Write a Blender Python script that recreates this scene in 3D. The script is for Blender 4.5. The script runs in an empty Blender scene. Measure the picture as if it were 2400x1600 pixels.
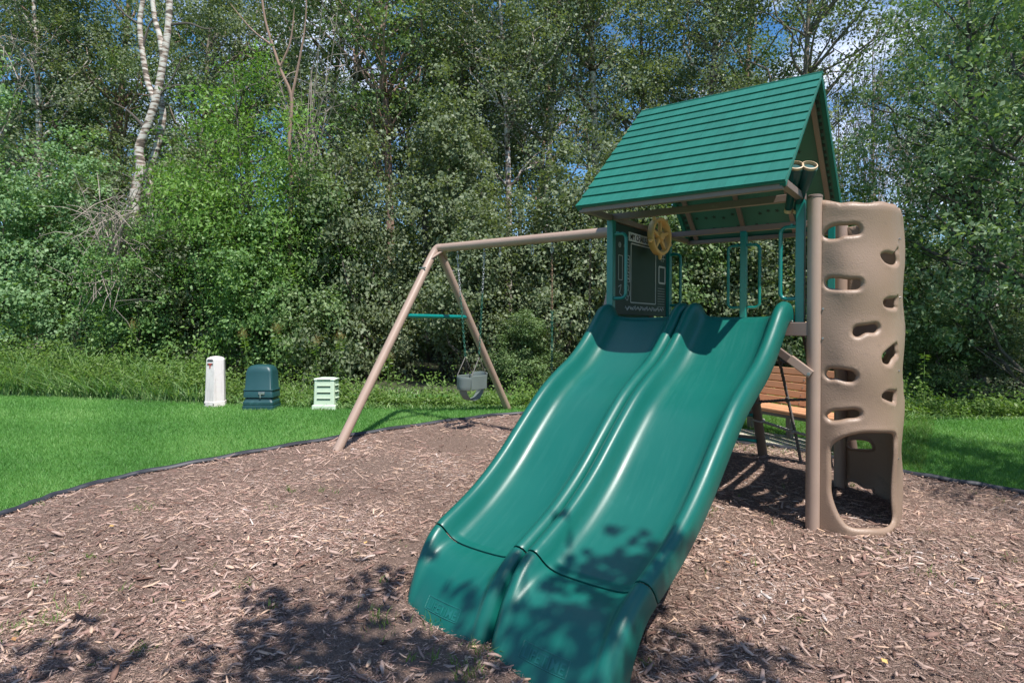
import bpy, math, random
import numpy as np
from mathutils import Vector, Matrix
from mathutils.geometry import delaunay_2d_cdt

S = bpy.context.scene
COL = S.collection
random.seed(7)
rng = np.random.default_rng(11)

# ------------------------------------------------------------------ camera
F, YH, YAW, ROLL = 1432.5, 761.6, .6392, .0074
CAM = np.array([.8862, -4.4002, 1.3003])
cd = bpy.data.cameras.new('camera'); cam = bpy.data.objects.new('camera', cd); COL.objects.link(cam)
cd.sensor_width = 36; cd.lens = F / 2400 * 36; cd.shift_y = -(800 - YH) / 2400
cd.clip_start = .05; cd.clip_end = 3000
fwd = Vector((-math.sin(YAW), math.cos(YAW), 0)); rt0 = Vector((math.cos(YAW), math.sin(YAW), 0)); up0 = Vector((0, 0, 1))
rt = rt0 * math.cos(ROLL) + up0 * math.sin(ROLL); upv = up0 * math.cos(ROLL) - rt0 * math.sin(ROLL)
M = Matrix((rt, upv, -fwd)).transposed().to_4x4(); M.translation = Vector(CAM)
cam.matrix_world = M
S.camera = cam
S.render.resolution_x, S.render.resolution_y = 1024, 682
S.view_settings.view_transform = 'Standard'; S.view_settings.look = 'None'
S.view_settings.gamma = 1; S.view_settings.use_curve_mapping = False
S.view_settings.exposure = .68
S.render.engine = 'CYCLES'
S.cycles.max_bounces = 8; S.cycles.transparent_max_bounces = 8

# ------------------------------------------------------------------ light
SUN_EL = math.radians(62); SH = Vector((.937, -.35, 0)).normalized()
SUN = Vector((SH.x * math.cos(SUN_EL), SH.y * math.cos(SUN_EL), math.sin(SUN_EL)))
W = bpy.data.worlds.new('World'); S.world = W; W.use_nodes = True
wn = W.node_tree; wn.nodes.clear()
def wnode(t, **k):
    n = wn.nodes.new(t)
    for a, b in k.items(): setattr(n, a, b)
    return n
sky = wnode('ShaderNodeTexSky', sky_type='NISHITA', sun_disc=False)
sky.sun_elevation = SUN_EL; sky.sun_rotation = math.atan2(SH.x, SH.y); sky.air_density = 1.0; sky.dust_density = .4; sky.ozone_density = 2.5
bg = wnode('ShaderNodeBackground'); bg.inputs['Strength'].default_value = .115
out = wnode('ShaderNodeOutputWorld')
tc = wnode('ShaderNodeTexCoord'); mp = wnode('ShaderNodeMapping'); mp.inputs['Scale'].default_value = (1, 1, 2.4)
nz = wnode('ShaderNodeTexNoise'); nz.inputs['Scale'].default_value = 3.2; nz.inputs['Detail'].default_value = 9; nz.inputs['Roughness'].default_value = .6
cr = wnode('ShaderNodeValToRGB'); cr.color_ramp.elements[0].position = .50; cr.color_ramp.elements[1].position = .72
mx = wnode('ShaderNodeMixRGB'); mx.inputs[2].default_value = (7.5, 7.9, 9.2, 1)
hs = wnode('ShaderNodeHueSaturation'); hs.inputs['Saturation'].default_value = 1.3
wn.links.new(tc.outputs['Generated'], mp.inputs[0]); wn.links.new(mp.outputs[0], nz.inputs[0]); wn.links.new(nz.outputs[0], cr.inputs[0])
wn.links.new(cr.outputs[0], mx.inputs[0]); wn.links.new(sky.outputs[0], hs.inputs['Color']); wn.links.new(hs.outputs[0], mx.inputs[1])
wn.links.new(mx.outputs[0], bg.inputs[0]); wn.links.new(bg.outputs[0], out.inputs[0])
sl = bpy.data.lights.new('sun', 'SUN'); sl.energy = 4.9; sl.angle = math.radians(.55); sl.color = (1, .955, .89)
so = bpy.data.objects.new('sun', sl); COL.objects.link(so); so.rotation_euler = SUN.to_track_quat('Z', 'Y').to_euler(); so.location = (8, -6, 20)

# ------------------------------------------------------------------ terrain
HD = np.array([-200, 1, 2, 3, 4.4, 6, 7, 8, 9, 11, 400.]); HZ = np.array([-.25, -.24, -.17, -.105, 0, .115, .175, .215, .24, .26, .3])
_d = np.linspace(-10, 30, 1601); _h = np.interp(_d, HD, HZ); _k = np.hanning(61); _k /= _k.sum(); _h = np.convolve(np.pad(_h, 30, 'edge'), _k, 'valid')
def gz(x, y): return np.interp((x - CAM[0]) * fwd.x + (y - CAM[1]) * fwd.y, _d, _h)
def ray(px, py): return fwd + rt * ((px - 1200) / F) + upv * ((YH - py) / F)
def at(px, py, d): return Vector(CAM) + ray(px, py) * d
def G(px, py):                       # where a line of sight meets the ground
    r = ray(px, py); t = 4.0
    for i in range(80):
        p = Vector(CAM) + r * t; t = .5 * t + .5 * (gz(p.x, p.y) - CAM[2]) / r.z
    p = Vector(CAM) + r * t; return Vector((p.x, p.y, float(gz(p.x, p.y))))
def foot(px, d):
    p = at(px, YH, d); return Vector((p.x, p.y, float(gz(p.x, p.y))))

# ------------------------------------------------------------------ materials
def new_mat(name):
    m = bpy.data.materials.new(name); m.use_nodes = True; nt = m.node_tree
    b = nt.nodes['Principled BSDF']; return m, nt, b
def L(nt, a, b): nt.links.new(a, b)
def solid(name, col, rough=.5, metal=0, var=.12, scale=6, bump=0, bscale=120, spec=.5, coat=0, dirt=None, dscale=2.5, dpos=.6):
    m, nt, b = new_mat(name); N = nt.nodes
    t = N.new('ShaderNodeTexCoord'); n = N.new('ShaderNodeTexNoise'); n.inputs['Scale'].default_value = scale; n.inputs['Detail'].default_value = 6
    L(nt, t.outputs['Object'], n.inputs[0])
    r = N.new('ShaderNodeMapRange'); r.inputs[3].default_value = 1 - var; r.inputs[4].default_value = 1 + var; L(nt, n.outputs[0], r.inputs[0])
    v = N.new('ShaderNodeVectorMath'); v.operation = 'SCALE'; v.inputs[0].default_value = col[:3]; L(nt, r.outputs[0], v.inputs['Scale'])
    c = v.outputs[0]
    if dirt:
        n2 = N.new('ShaderNodeTexNoise'); n2.inputs['Scale'].default_value = dscale; n2.inputs['Detail'].default_value = 8; n2.inputs['Roughness'].default_value = .7; L(nt, t.outputs['Object'], n2.inputs[0])
        q = N.new('ShaderNodeValToRGB'); q.color_ramp.elements[0].position = dpos; q.color_ramp.elements[1].position = min(1, dpos + .12); L(nt, n2.outputs[0], q.inputs[0])
        q.color_ramp.elements[1].color = (.55, .55, .55, 1)
        x = N.new('ShaderNodeMixRGB'); L(nt, q.outputs[0], x.inputs[0]); L(nt, c, x.inputs[1]); x.inputs[2].default_value = (*dirt, 1); c = x.outputs[0]
    L(nt, c, b.inputs['Base Color']); b.inputs['Roughness'].default_value = rough; b.inputs['Metallic'].default_value = metal
    b.inputs['Specular IOR Level'].default_value = spec; b.inputs['Coat Weight'].default_value = coat; b.inputs['Coat Roughness'].default_value = .25
    rr = N.new('ShaderNodeMapRange'); rr.inputs[3].default_value = max(0, rough - .07); rr.inputs[4].default_value = min(1, rough + .09); L(nt, n.outputs[0], rr.inputs[0]); L(nt, rr.outputs[0], b.inputs['Roughness'])
    if bump:
        n3 = N.new('ShaderNodeTexNoise'); n3.inputs['Scale'].default_value = bscale; n3.inputs['Detail'].default_value = 3; L(nt, t.outputs['Object'], n3.inputs[0])
        bp = N.new('ShaderNodeBump'); bp.inputs['Strength'].default_value = bump; bp.inputs['Distance'].default_value = .003; L(nt, n3.outputs[0], bp.inputs['Height']); L(nt, bp.outputs[0], b.inputs['Normal'])
    return m
MT = {}
MT['slide'] = solid('slide_plastic', (.0035, .094, .074), .34, spec=.42, var=.10, scale=3, bump=.12, bscale=260, dirt=(.015, .115, .10), dscale=5, dpos=.62)
MT['lipmark'] = solid('moulded_mark', (.005, .105, .092), .5)
MT['roof'] = solid('roof_plastic', (.007, .112, .084), .62, spec=.3, var=.12, scale=5, bump=.25, bscale=150, dirt=(.02, .15, .122), dscale=9, dpos=.6)
MT['under'] = solid('roof_underside', (.025, .13, .10), .6, var=.2, scale=4)
MT['star'] = solid('star_dark', (.006, .03, .026), .6)
MT['teal'] = solid('teal_paint', (.0, .16, .14), .3, var=.12, coat=.3)
MT['tanpost'] = solid('tan_powder_coat', (.33, .235, .185), .42, var=.10, scale=7, dirt=(.16, .09, .05), dscale=14, dpos=.70, bump=.1)
MT['tanplastic'] = solid('tan_rotomoulded', (.255, .172, .122), .46, var=.14, scale=2.2, bump=.6, bscale=120, dirt=(.13, .10, .085), dscale=2.6, dpos=.64)
MT['brown'] = solid('brown_steel', (.175, .125, .105), .42, var=.15, dirt=(.30, .24, .21), dscale=8, dpos=.62)
MT['dbrown'] = solid('dark_brown_steel', (.13, .085, .065), .5, var=.2)
MT['chalk'] = solid('chalkboard', (.004, .022, .017), .5, var=.2, scale=3)
MT['white'] = solid('white_print', (.42, .44, .42), .6)
MT['ink'] = solid('black_ink', (.01, .01, .01), .6)
MT['red'] = solid('red_print', (.35, .03, .015), .6)
MT['gold'] = solid('ochre_plastic', (.60, .37, .13), .45, var=.15, scale=6)
MT['cream'] = solid('cream_plastic', (.50, .36, .22), .5)
MT['dkgreen'] = solid('dark_green_plastic', (.006, .055, .055), .35)
MT['zinc'] = solid('zinc_steel', (.42, .42, .42), .38, metal=.9, var=.3, scale=40)
MT['rust'] = solid('rusty_chain', (.22, .15, .10), .6, metal=.5, var=.5, scale=30)
MT['chaincoat'] = solid('green_chain_coat', (.015, .10, .07), .4)
MT['rubber'] = solid('grey_green_rubber', (.125, .155, .145), .5, var=.2)
MT['bench'] = solid('bench_wood_plastic', (.50, .245, .125), .55, var=.10, scale=14)
MT['benchmetal'] = solid('bench_steel', (.12, .11, .10), .45, var=.2)
MT['concrete'] = solid('concrete', (.42, .37, .31), .9, var=.2, scale=8, bump=.5, bscale=60)
MT['edging'] = solid('edging_black', (.022, .024, .032), .5, var=.4)
MT['rope'] = solid('rope_dark', (.12, .105, .10), .9, var=.6, scale=70)
MT['ropelight'] = solid('rope_pale', (.30, .28, .25), .9, var=.6, scale=70)
MT['pedwhite'] = solid('pedestal_white', (.66, .60, .585), .6, var=.08, dirt=(.42, .38, .36), dscale=6, dpos=.55)
MT['peddark'] = solid('pedestal_dark_green', (.010, .052, .056), .42, var=.15, dirt=(.04, .12, .12), dscale=5)
MT['pedlight'] = solid('pedestal_pale_green', (.52, .62, .47), .5, var=.07)
MT['slot'] = solid('slot_black', (.012, .018, .012), .8)
MT['bark'] = solid('bark_grey', (.19, .155, .125), .9, var=.5, scale=5, bump=1, bscale=25, dirt=(.07, .055, .045), dscale=4, dpos=.5)
MT['darkbark'] = solid('bark_dark', (.085, .07, .06), .9, var=.5, scale=5, bump=1, bscale=25)
MT['twig'] = solid('dead_twig', (.26, .215, .185), .9, var=.4, scale=3)
MT['redbark'] = solid('bark_reddish', (.24, .155, .12), .9, var=.4, scale=5, bump=1, bscale=25)
MT['plume'] = solid('plume_rust', (.30, .15, .06), .8, var=.3)
MT['stem'] = solid('green_stem', (.10, .17, .04), .7)

def wear(m, scale, lo, hi, col, amt, rough=.62):
    nt = m.node_tree; N = nt.nodes; b = N['Principled BSDF']; t = N.new('ShaderNodeTexCoord'); mp = N.new('ShaderNodeMapping'); mp.inputs['Scale'].default_value = scale; L(nt, t.outputs['Object'], mp.inputs[0])
    n = N.new('ShaderNodeTexNoise'); n.inputs['Scale'].default_value = 1; n.inputs['Detail'].default_value = 7; n.inputs['Roughness'].default_value = .75; L(nt, mp.outputs[0], n.inputs[0])
    r = N.new('ShaderNodeMapRange'); r.inputs[1].default_value = lo; r.inputs[2].default_value = hi; r.inputs[4].default_value = amt; L(nt, n.outputs[0], r.inputs[0])
    x = N.new('ShaderNodeMixRGB'); L(nt, r.outputs[0], x.inputs[0]); L(nt, b.inputs['Base Color'].links[0].from_socket, x.inputs[1]); x.inputs[2].default_value = (*col, 1); L(nt, x.outputs[0], b.inputs['Base Color'])
    y = N.new('ShaderNodeMixRGB'); L(nt, r.outputs[0], y.inputs[0]); L(nt, b.inputs['Roughness'].links[0].from_socket, y.inputs[1]); y.inputs[2].default_value = (rough,) * 3 + (1,); L(nt, y.outputs[0], b.inputs['Roughness'])
wear(MT['slide'], (30, 2, 3), .50, .85, (.03, .145, .125), .32); wear(MT['slide'], (90, 90, 90), .70, .78, (.35, .38, .32), .5); wear(MT['slide'], (200, 12, 40), .70, .78, (.09, .22, .20), .4)
wear(MT['roof'], (60, 60, 60), .72, .78, (.45, .45, .38), .6); wear(MT['roof'], (30, 2.5, 2.5), .5, .8, (.03, .19, .16), .5)
wear(MT['tanplastic'], (3, 3, 5), .56, .74, (.10, .075, .062), .55); wear(MT['tanplastic'], (60, 60, 14), .64, .78, (.42, .34, .29), .4)
wear(MT['tanpost'], (50, 50, 12), .66, .74, (.17, .09, .05), .6); wear(MT['pedwhite'], (14, 14, 2), .52, .75, (.34, .29, .27), .6)
_n = MT['roof'].node_tree; _o = _n.nodes.new('ShaderNodeObjectInfo'); _r = _n.nodes.new('ShaderNodeMapRange'); _r.inputs[3].default_value = .92; _r.inputs[4].default_value = 1.08; L(_n, _o.outputs['Random'], _r.inputs[0])
_v = _n.nodes.new('ShaderNodeVectorMath'); _v.operation = 'SCALE'; _b = _n.nodes['Principled BSDF']; L(_n, _b.inputs['Base Color'].links[0].from_socket, _v.inputs[0]); L(_n, _r.outputs[0], _v.inputs['Scale']); L(_n, _v.outputs[0], _b.inputs['Base Color'])
def birch_mat():
    m, nt, b = new_mat('birch_bark'); N = nt.nodes
    t = N.new('ShaderNodeTexCoord'); mp = N.new('ShaderNodeMapping'); mp.inputs['Scale'].default_value = (2.2, 2.2, 8); L(nt, t.outputs['Object'], mp.inputs[0])
    n = N.new('ShaderNodeTexNoise'); n.inputs['Scale'].default_value = 2.2; n.inputs['Detail'].default_value = 5; L(nt, mp.outputs[0], n.inputs[0])
    q = N.new('ShaderNodeValToRGB'); e = q.color_ramp.elements; e[0].position = .40; e[0].color = (.09, .07, .055, 1); e[1].position = .54; e[1].color = (.50, .46, .42, 1)
    x = e.new(.46); x.color = (.27, .19, .15, 1); L(nt, n.outputs[0], q.inputs[0]); L(nt, q.outputs[0], b.inputs['Base Color']); b.inputs['Roughness'].default_value = .8
    bp = N.new('ShaderNodeBump'); bp.inputs['Strength'].default_value = .8; bp.inputs['Distance'].default_value = .01; L(nt, n.outputs[0], bp.inputs['Height']); L(nt, bp.outputs[0], b.inputs['Normal'])
    return m
MT['birch'] = birch_mat()

def leaf_mat(name, dark, mid, light, rough=.42, trans=.28, spec=.26):
    m, nt, b = new_mat(name); N = nt.nodes
    a = N.new('ShaderNodeAttribute'); a.attribute_name = 'tone'
    q = N.new('ShaderNodeValToRGB'); e = q.color_ramp.elements; e[0].color = (*dark, 1); e[1].color = (*light, 1); x = e.new(.5); x.color = (*mid, 1)
    L(nt, a.outputs['Fac'], q.inputs[0]); L(nt, q.outputs[0], b.inputs['Base Color'])
    b.inputs['Roughness'].default_value = rough; b.inputs['Specular IOR Level'].default_value = spec
    tr = N.new('ShaderNodeBsdfTranslucent'); sc = N.new('ShaderNodeVectorMath'); sc.operation = 'MULTIPLY'; sc.inputs[1].default_value = (1.5, 1.6, .6)
    L(nt, q.outputs[0], sc.inputs[0]); L(nt, sc.outputs[0], tr.inputs[0])
    ms = N.new('ShaderNodeMixShader'); ms.inputs[0].default_value = trans; o = N['Material Output']
    L(nt, b.outputs[0], ms.inputs[1]); L(nt, tr.outputs[0], ms.inputs[2]); L(nt, ms.outputs[0], o.inputs[0])
    return m
MT['leaf_grey'] = leaf_mat('leaf_grey_green', (.07, .10, .052), (.145, .18, .10), (.23, .265, .16), .5)
MT['leaf_mid'] = leaf_mat('leaf_mid_green', (.055, .105, .038), (.115, .18, .068), (.21, .275, .125), .48)
MT['leaf_bright'] = leaf_mat('leaf_bright_green', (.065, .14, .04), (.13, .235, .075), (.23, .34, .13), .5)
MT['leaf_left'] = leaf_mat('leaf_cool_green', (.085, .16, .065), (.155, .26, .115), (.27, .38, .20), .5)
MT['leaf_ash'] = leaf_mat('leaf_ash_green', (.07, .15, .03), (.13, .245, .05), (.24, .35, .11), .5, .35)
MT['leaf_maple'] = leaf_mat('leaf_maple', (.05, .10, .045), (.13, .20, .095), (.28, .35, .22), .55)
MT['leaf_aspen'] = leaf_mat('leaf_aspen', (.065, .095, .055), (.145, .185, .105), (.25, .285, .18), .5)
MT['blade'] = leaf_mat('lawn_blade', (.065, .175, .038), (.125, .28, .065), (.25, .40, .14), .5, .3, .3)
MT['reed'] = leaf_mat('reed_blade', (.05, .12, .03), (.14, .26, .075), (.36, .46, .22), .5, .3, .4)
MT['weed'] = leaf_mat('weed_leaf', (.06, .13, .02), (.11, .19, .04), (.19, .26, .08), .5, .35)

def chip_mat():
    m, nt, b = new_mat('wood_chip'); N = nt.nodes
    a = N.new('ShaderNodeAttribute'); a.attribute_name = 'tone'
    q = N.new('ShaderNodeValToRGB'); e = q.color_ramp.elements
    e[0].color = (.055, .034, .026, 1); e[1].color = (.70, .60, .53, 1)
    for p, c in ((.18, (.15, .082, .060)), (.36, (.27, .165, .135)), (.53, (.35, .245, .202)), (.68, (.43, .31, .258)), (.82, (.54, .36, .25)), (.92, (.49, .43, .41))):
        x = e.new(p); x.color = (*c, 1)
    L(nt, a.outputs['Fac'], q.inputs[0])
    t = N.new('ShaderNodeTexCoord'); n = N.new('ShaderNodeTexNoise'); n.inputs['Scale'].default_value = 90; n.inputs['Detail'].default_value = 3; L(nt, t.outputs['Object'], n.inputs[0])
    r = N.new('ShaderNodeMapRange'); r.inputs[3].default_value = .72; r.inputs[4].default_value = 1.22; L(nt, n.outputs[0], r.inputs[0])
    n2 = N.new('ShaderNodeTexNoise'); n2.inputs['Scale'].default_value = 1.1; n2.inputs['Detail'].default_value = 5; L(nt, t.outputs['Object'], n2.inputs[0])
    r2 = N.new('ShaderNodeMapRange'); r2.inputs[1].default_value = .3; r2.inputs[2].default_value = .7; r2.inputs[3].default_value = .72; r2.inputs[4].default_value = 1.24; L(nt, n2.outputs[0], r2.inputs[0])
    mu = N.new('ShaderNodeMath'); mu.operation = 'MULTIPLY'; L(nt, r.outputs[0], mu.inputs[0]); L(nt, r2.outputs[0], mu.inputs[1])
    v = N.new('ShaderNodeVectorMath'); v.operation = 'SCALE'; L(nt, q.outputs[0], v.inputs[0]); L(nt, mu.outputs[0], v.inputs['Scale']); L(nt, v.outputs[0], b.inputs['Base Color'])
    b.inputs['Roughness'].default_value = .8; b.inputs['Specular IOR Level'].default_value = .3
    return m
MT['chip'] = chip_mat()
def mulch_mat():
    m, nt, b = new_mat('mulch_ground'); N = nt.nodes
    t = N.new('ShaderNodeTexCoord'); n = N.new('ShaderNodeTexNoise'); n.inputs['Scale'].default_value = 105; n.inputs['Detail'].default_value = 9; n.inputs['Roughness'].default_value = .68; n.inputs['Distortion'].default_value = 1.2; L(nt, t.outputs['Object'], n.inputs[0])
    q = N.new('ShaderNodeValToRGB'); e = q.color_ramp.elements; e[0].position = .3; e[0].color = (.045, .026, .019, 1); e[1].position = .72; e[1].color = (.34, .24, .19, 1); x = e.new(.5); x.color = (.16, .105, .08, 1)
    L(nt, n.outputs[0], q.inputs[0]); L(nt, q.outputs[0], b.inputs['Base Color']); b.inputs['Roughness'].default_value = .95
    bp = N.new('ShaderNodeBump'); bp.inputs['Strength'].default_value = 1; bp.inputs['Distance'].default_value = .02; L(nt, n.outputs[0], bp.inputs['Height']); L(nt, bp.outputs[0], b.inputs['Normal'])
    return m
MT['mulch'] = mulch_mat()
def ground_mat():
    m, nt, b = new_mat('lawn_ground'); N = nt.nodes
    t = N.new('ShaderNodeTexCoord'); n = N.new('ShaderNodeTexNoise'); n.inputs['Scale'].default_value = 60; n.inputs['Detail'].default_value = 8; L(nt, t.outputs['Object'], n.inputs[0])
    q = N.new('ShaderNodeValToRGB'); e = q.color_ramp.elements; e[0].position = .35; e[0].color = (.03, .11, .018, 1); e[1].position = .7; e[1].color = (.08, .24, .045, 1)
    L(nt, n.outputs[0], q.inputs[0]); L(nt, q.outputs[0], b.inputs['Base Color']); b.inputs['Roughness'].default_value = .9
    return m
MT['lawn'] = ground_mat()
MT['floor'] = solid('forest_floor', (.045, .05, .022), .95, var=.5, scale=3, bump=1, bscale=20)

# ------------------------------------------------------------------ mesh helpers
def mesh_np(name, V, Fc, mats, smooth=False, tone=None):
    me = bpy.data.meshes.new(name); V = np.asarray(V, np.float32); Fc = np.asarray(Fc, np.int32); n, k = Fc.shape
    me.vertices.add(len(V)); me.vertices.foreach_set('co', V.ravel()); me.loops.add(n * k); me.loops.foreach_set('vertex_index', Fc.ravel())
    me.polygons.add(n); me.polygons.foreach_set('loop_start', np.arange(n, dtype=np.int32) * k)
    if smooth: me.polygons.foreach_set('use_smooth', np.ones(n, bool))
    if tone is not None:
        a = me.attributes.new('tone', 'FLOAT', 'POINT'); a.data.foreach_set('value', np.asarray(tone, np.float32))
    me.update(calc_edges=True); me.materials.append(mats); return me
class MB:
    def __init__(s): s.v = []; s.f = []
    def add(s, V, Fs):
        o = len(s.v); s.v += [tuple(p) for p in V]; s.f += [tuple(i + o for i in f) for f in Fs]; return s
    def box(s, c, size, rot=None):
        x, y, z = (a / 2 for a in size); c = Vector(c)
        P = [Vector((i * x, j * y, k * z)) for i in (-1, 1) for j in (-1, 1) for k in (-1, 1)]
        if rot is not None: P = [rot @ p for p in P]
        return s.add([c + p for p in P], [(0, 1, 3, 2), (4, 6, 7, 5), (0, 4, 5, 1), (2, 3, 7, 6), (0, 2, 6, 4), (1, 5, 7, 3)])
    def bar(s, a, b, w, h, up=(0, 0, 1)):      # a box-section bar from a to b
        a, b = Vector(a), Vector(b); d = b - a; z = Vector(up); x = d.normalized(); y = z.cross(x).normalized(); z = x.cross(y)
        R = Matrix((x, y, z)).transposed(); return s.box((a + b) / 2, (d.length, w, h), R)
    def tube(s, pts, r, n=10, cap=True, closed=False):
        pts = [Vector(p) for p in pts]; m = len(pts); rr = r if hasattr(r, '__len__') else [r] * m
        T = []
        for i in range(m):
            a = pts[(i - 1) % m] if closed or i else pts[0]; b = pts[(i + 1) % m] if closed or i < m - 1 else pts[-1]; T.append((b - a).normalized())
        u = T[0].orthogonal().normalized(); V = []
        for i in range(m):
            u = (u - T[i] * u.dot(T[i])).normalized(); w = T[i].cross(u)
            V += [pts[i] + (u * math.cos(2 * math.pi * k / n) + w * math.sin(2 * math.pi * k / n)) * rr[i] for k in range(n)]
        Fs = []
        for i in range(m if closed else m - 1):
            j = (i + 1) % m
            Fs += [(i * n + k, i * n + (k + 1) % n, j * n + (k + 1) % n, j * n + k) for k in range(n)]
        if cap and not closed: Fs += [tuple(range(n))[::-1], tuple((m - 1) * n + k for k in range(n))]
        return s.add(V, Fs)
    def loft(s, rings, cap=True):
        n = len(rings[0]); V = [p for r in rings for p in r]; Fs = []
        for i in range(len(rings) - 1): Fs += [(i * n + k, i * n + (k + 1) % n, (i + 1) * n + (k + 1) % n, (i + 1) * n + k) for k in range(n)]
        if cap: Fs += [tuple(range(n))[::-1], tuple((len(rings) - 1) * n + k for k in range(n))]
        return s.add(V, Fs)
    def mesh(s, name, mat, smooth=False):
        me = bpy.data.meshes.new(name); me.from_pydata(s.v, [], s.f); me.materials.append(MT[mat])
        if smooth: me.shade_smooth() if hasattr(me, 'shade_smooth') else None
        if smooth: me.polygons.foreach_set('use_smooth', [True] * len(me.polygons))
        me.update(); return me
    def build(s, name, mat, parent=None, bevel=0, smooth=False, auto=True):
        o = link(name, s.mesh(name, mat, smooth), parent)
        if bevel:
            b = o.modifiers.new('bevel', 'BEVEL'); b.width = bevel; b.segments = 2; b.limit_method = 'ANGLE'; b.angle_limit = math.radians(40)
        if smooth and auto: edge_split(o)
        return o
def edge_split(o, a=45):
    e = o.modifiers.new('split', 'EDGE_SPLIT'); e.split_angle = math.radians(a)
def link(name, me, parent=None):
    o = bpy.data.objects.new(name, me); COL.objects.link(o)
    if parent: o.parent = parent
    return o
def tag(o, label=None, cat=None, group=None, kind=None):
    for k, v in (('label', label), ('category', cat), ('group', group), ('kind', kind)):
        if v: o[k] = v
    return o
def thing(name, label, cat, loc=(0, 0, 0), rz=0, group=None):
    o = link(name, None); o.location = loc; o.rotation_euler.z = rz; o.empty_display_size = .2
    return tag(o, label, cat, group)
def spline(pts, n):
    P = np.array([tuple(p) for p in pts], float); m = len(P); out = []
    t = np.linspace(0, m - 1, n)
    for q in t:
        i = min(int(q), m - 2); u = q - i; p0 = P[max(i - 1, 0)]; p1 = P[i]; p2 = P[i + 1]; p3 = P[min(i + 2, m - 1)]
        out.append(.5 * (2 * p1 + (p2 - p0) * u + (2 * p0 - 5 * p1 + 4 * p2 - p3) * u * u + (3 * p1 - p0 - 3 * p2 + p3) * u ** 3))
    return np.array(out)
def rot_axes(x, y, z): return Matrix((x, y, z)).transposed()

# ------------------------------------------------------------------ ground sheets
def ground_sheet():
    r = np.concatenate([np.linspace(0, 16, 65), np.geomspace(17, 1500, 24)]); na = 120; a = np.linspace(0, 2 * np.pi, na, endpoint=False)
    V = [(CAM[0], CAM[1], float(gz(CAM[0], CAM[1])))]
    for q in r[1:]:
        x = CAM[0] + q * np.cos(a); y = CAM[1] + q * np.sin(a); V += list(zip(x, y, gz(x, y)))
    Fs = [(0, 1 + i, 1 + (i + 1) % na, 1 + (i + 1) % na) for i in range(na)]
    Q = []
    for k in range(len(r) - 2):
        for i in range(na): Q.append((1 + k * na + i, 1 + (k + 1) * na + i, 1 + (k + 1) * na + (i + 1) % na, 1 + k * na + (i + 1) % na))
    me = bpy.data.meshes.new('lawn'); me.from_pydata(V, [], [f[:3] for f in Fs] + Q); me.materials.append(MT['lawn']); me.polygons.foreach_set('use_smooth', [True] * len(me.polygons))
    return tag(link('lawn', me), kind='structure', label='mown green lawn around the wood chip play area')

edge_px = [(0, 1215), (75, 1187), (153, 1160), (306, 1120), (459, 1090), (612, 1061), (775, 1033), (918, 1010), (1082, 987), (1204, 974), (1330, 976), (1480, 990), (1600, 1016), (1700, 1037), (1825, 1052), (1890, 1064), (1960, 1080), (2117, 1112), (2245, 1135), (2400, 1163)]
edge = [G(*p) for p in edge_px]
closing = [Vector((2.2, 1.3, 0)), Vector((3.0, .3, 0)), Vector((3.3, -2, 0)), Vector((3.0, -5, 0)), Vector((1, -7, 0)), Vector((-2.2, -6.6, 0)), Vector((-3.7, -4.9, 0)), Vector((-4.2, -3.9, 0))]
ring = spline(edge + closing + [edge[0]], 260)[:-1]; ring[:, 2] = gz(ring[:, 0], ring[:, 1])
def in_ring(x, y, R=ring):
    x = np.asarray(x); y = np.asarray(y); c = np.zeros(x.shape, bool); n = len(R)
    for i in range(n):
        x1, y1 = R[i][0], R[i][1]; x2, y2 = R[(i + 1) % n][0], R[(i + 1) % n][1]
        k = ((y1 > y) != (y2 > y)); xx = (x2 - x1) * (y - y1) / (y2 - y1 + 1e-12) + x1; c ^= k & (x < xx)
    return c
def edge_dist(x, y):
    d = np.full(np.shape(x), 9.)
    for p in ring: d = np.minimum(d, np.hypot(x - p[0], y - p[1]))
    return d
def mound(x, y):
    return .012 * (np.sin(x * 3.1 + y * 1.7) + np.sin(y * 4.3 - x * 1.3 + 1) + .7 * np.sin(x * 8 + 2) * np.sin(y * 7)) * np.clip(edge_dist(x, y) / .4, 0, 1) + .010
LW = ground_sheet(); _c = np.array([v.co[:] for v in LW.data.vertices]); _i = in_ring(_c[:, 0], _c[:, 1]) & (edge_dist(_c[:, 0], _c[:, 1]) > .03); _c[_i, 2] -= .09; LW.data.vertices.foreach_set('co', _c.astype(np.float32).ravel())
gx, gy = np.meshgrid(np.arange(-4.8, 3.6, .09), np.arange(-7.2, 2.4, .09)); gx = gx.ravel(); gy = gy.ravel(); ok = in_ring(gx, gy) & (edge_dist(gx, gy) > .07); gx, gy = gx[ok], gy[ok]
pts = [Vector((p[0], p[1])) for p in ring] + [Vector((a, b)) for a, b in zip(gx, gy)]
r2 = delaunay_2d_cdt(pts, [], [list(range(len(ring)))], 1, 1e-5)
V = [(p.x, p.y) for p in r2[0]]; vx = np.array([v[0] for v in V]); vy = np.array([v[1] for v in V]); vz = gz(vx, vy) + mound(vx, vy)
me = bpy.data.meshes.new('mulch_bed'); me.from_pydata(list(zip(vx, vy, vz)), [], [tuple(f) for f in r2[2]]); me.materials.append(MT['mulch']); me.polygons.foreach_set('use_smooth', [True] * len(me.polygons))
tag(link('mulch_bed', me), kind='structure', label='bed of shredded brown wood mulch under the playset')
e = MB(); ep = spline(edge[:13] , 90); ep[:, 2] = gz(ep[:, 0], ep[:, 1]) + .012
full = [Vector((p[0], p[1], float(gz(p[0], p[1])) + .024 + .004 * math.sin(i * .9))) for i, p in enumerate(ring)]
e.tube(full, .024, 8, closed=True)
tag(e.build('edging_strip', 'edging', smooth=True), 'low black plastic edging curving between the mulch and the lawn', 'edging')
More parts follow.
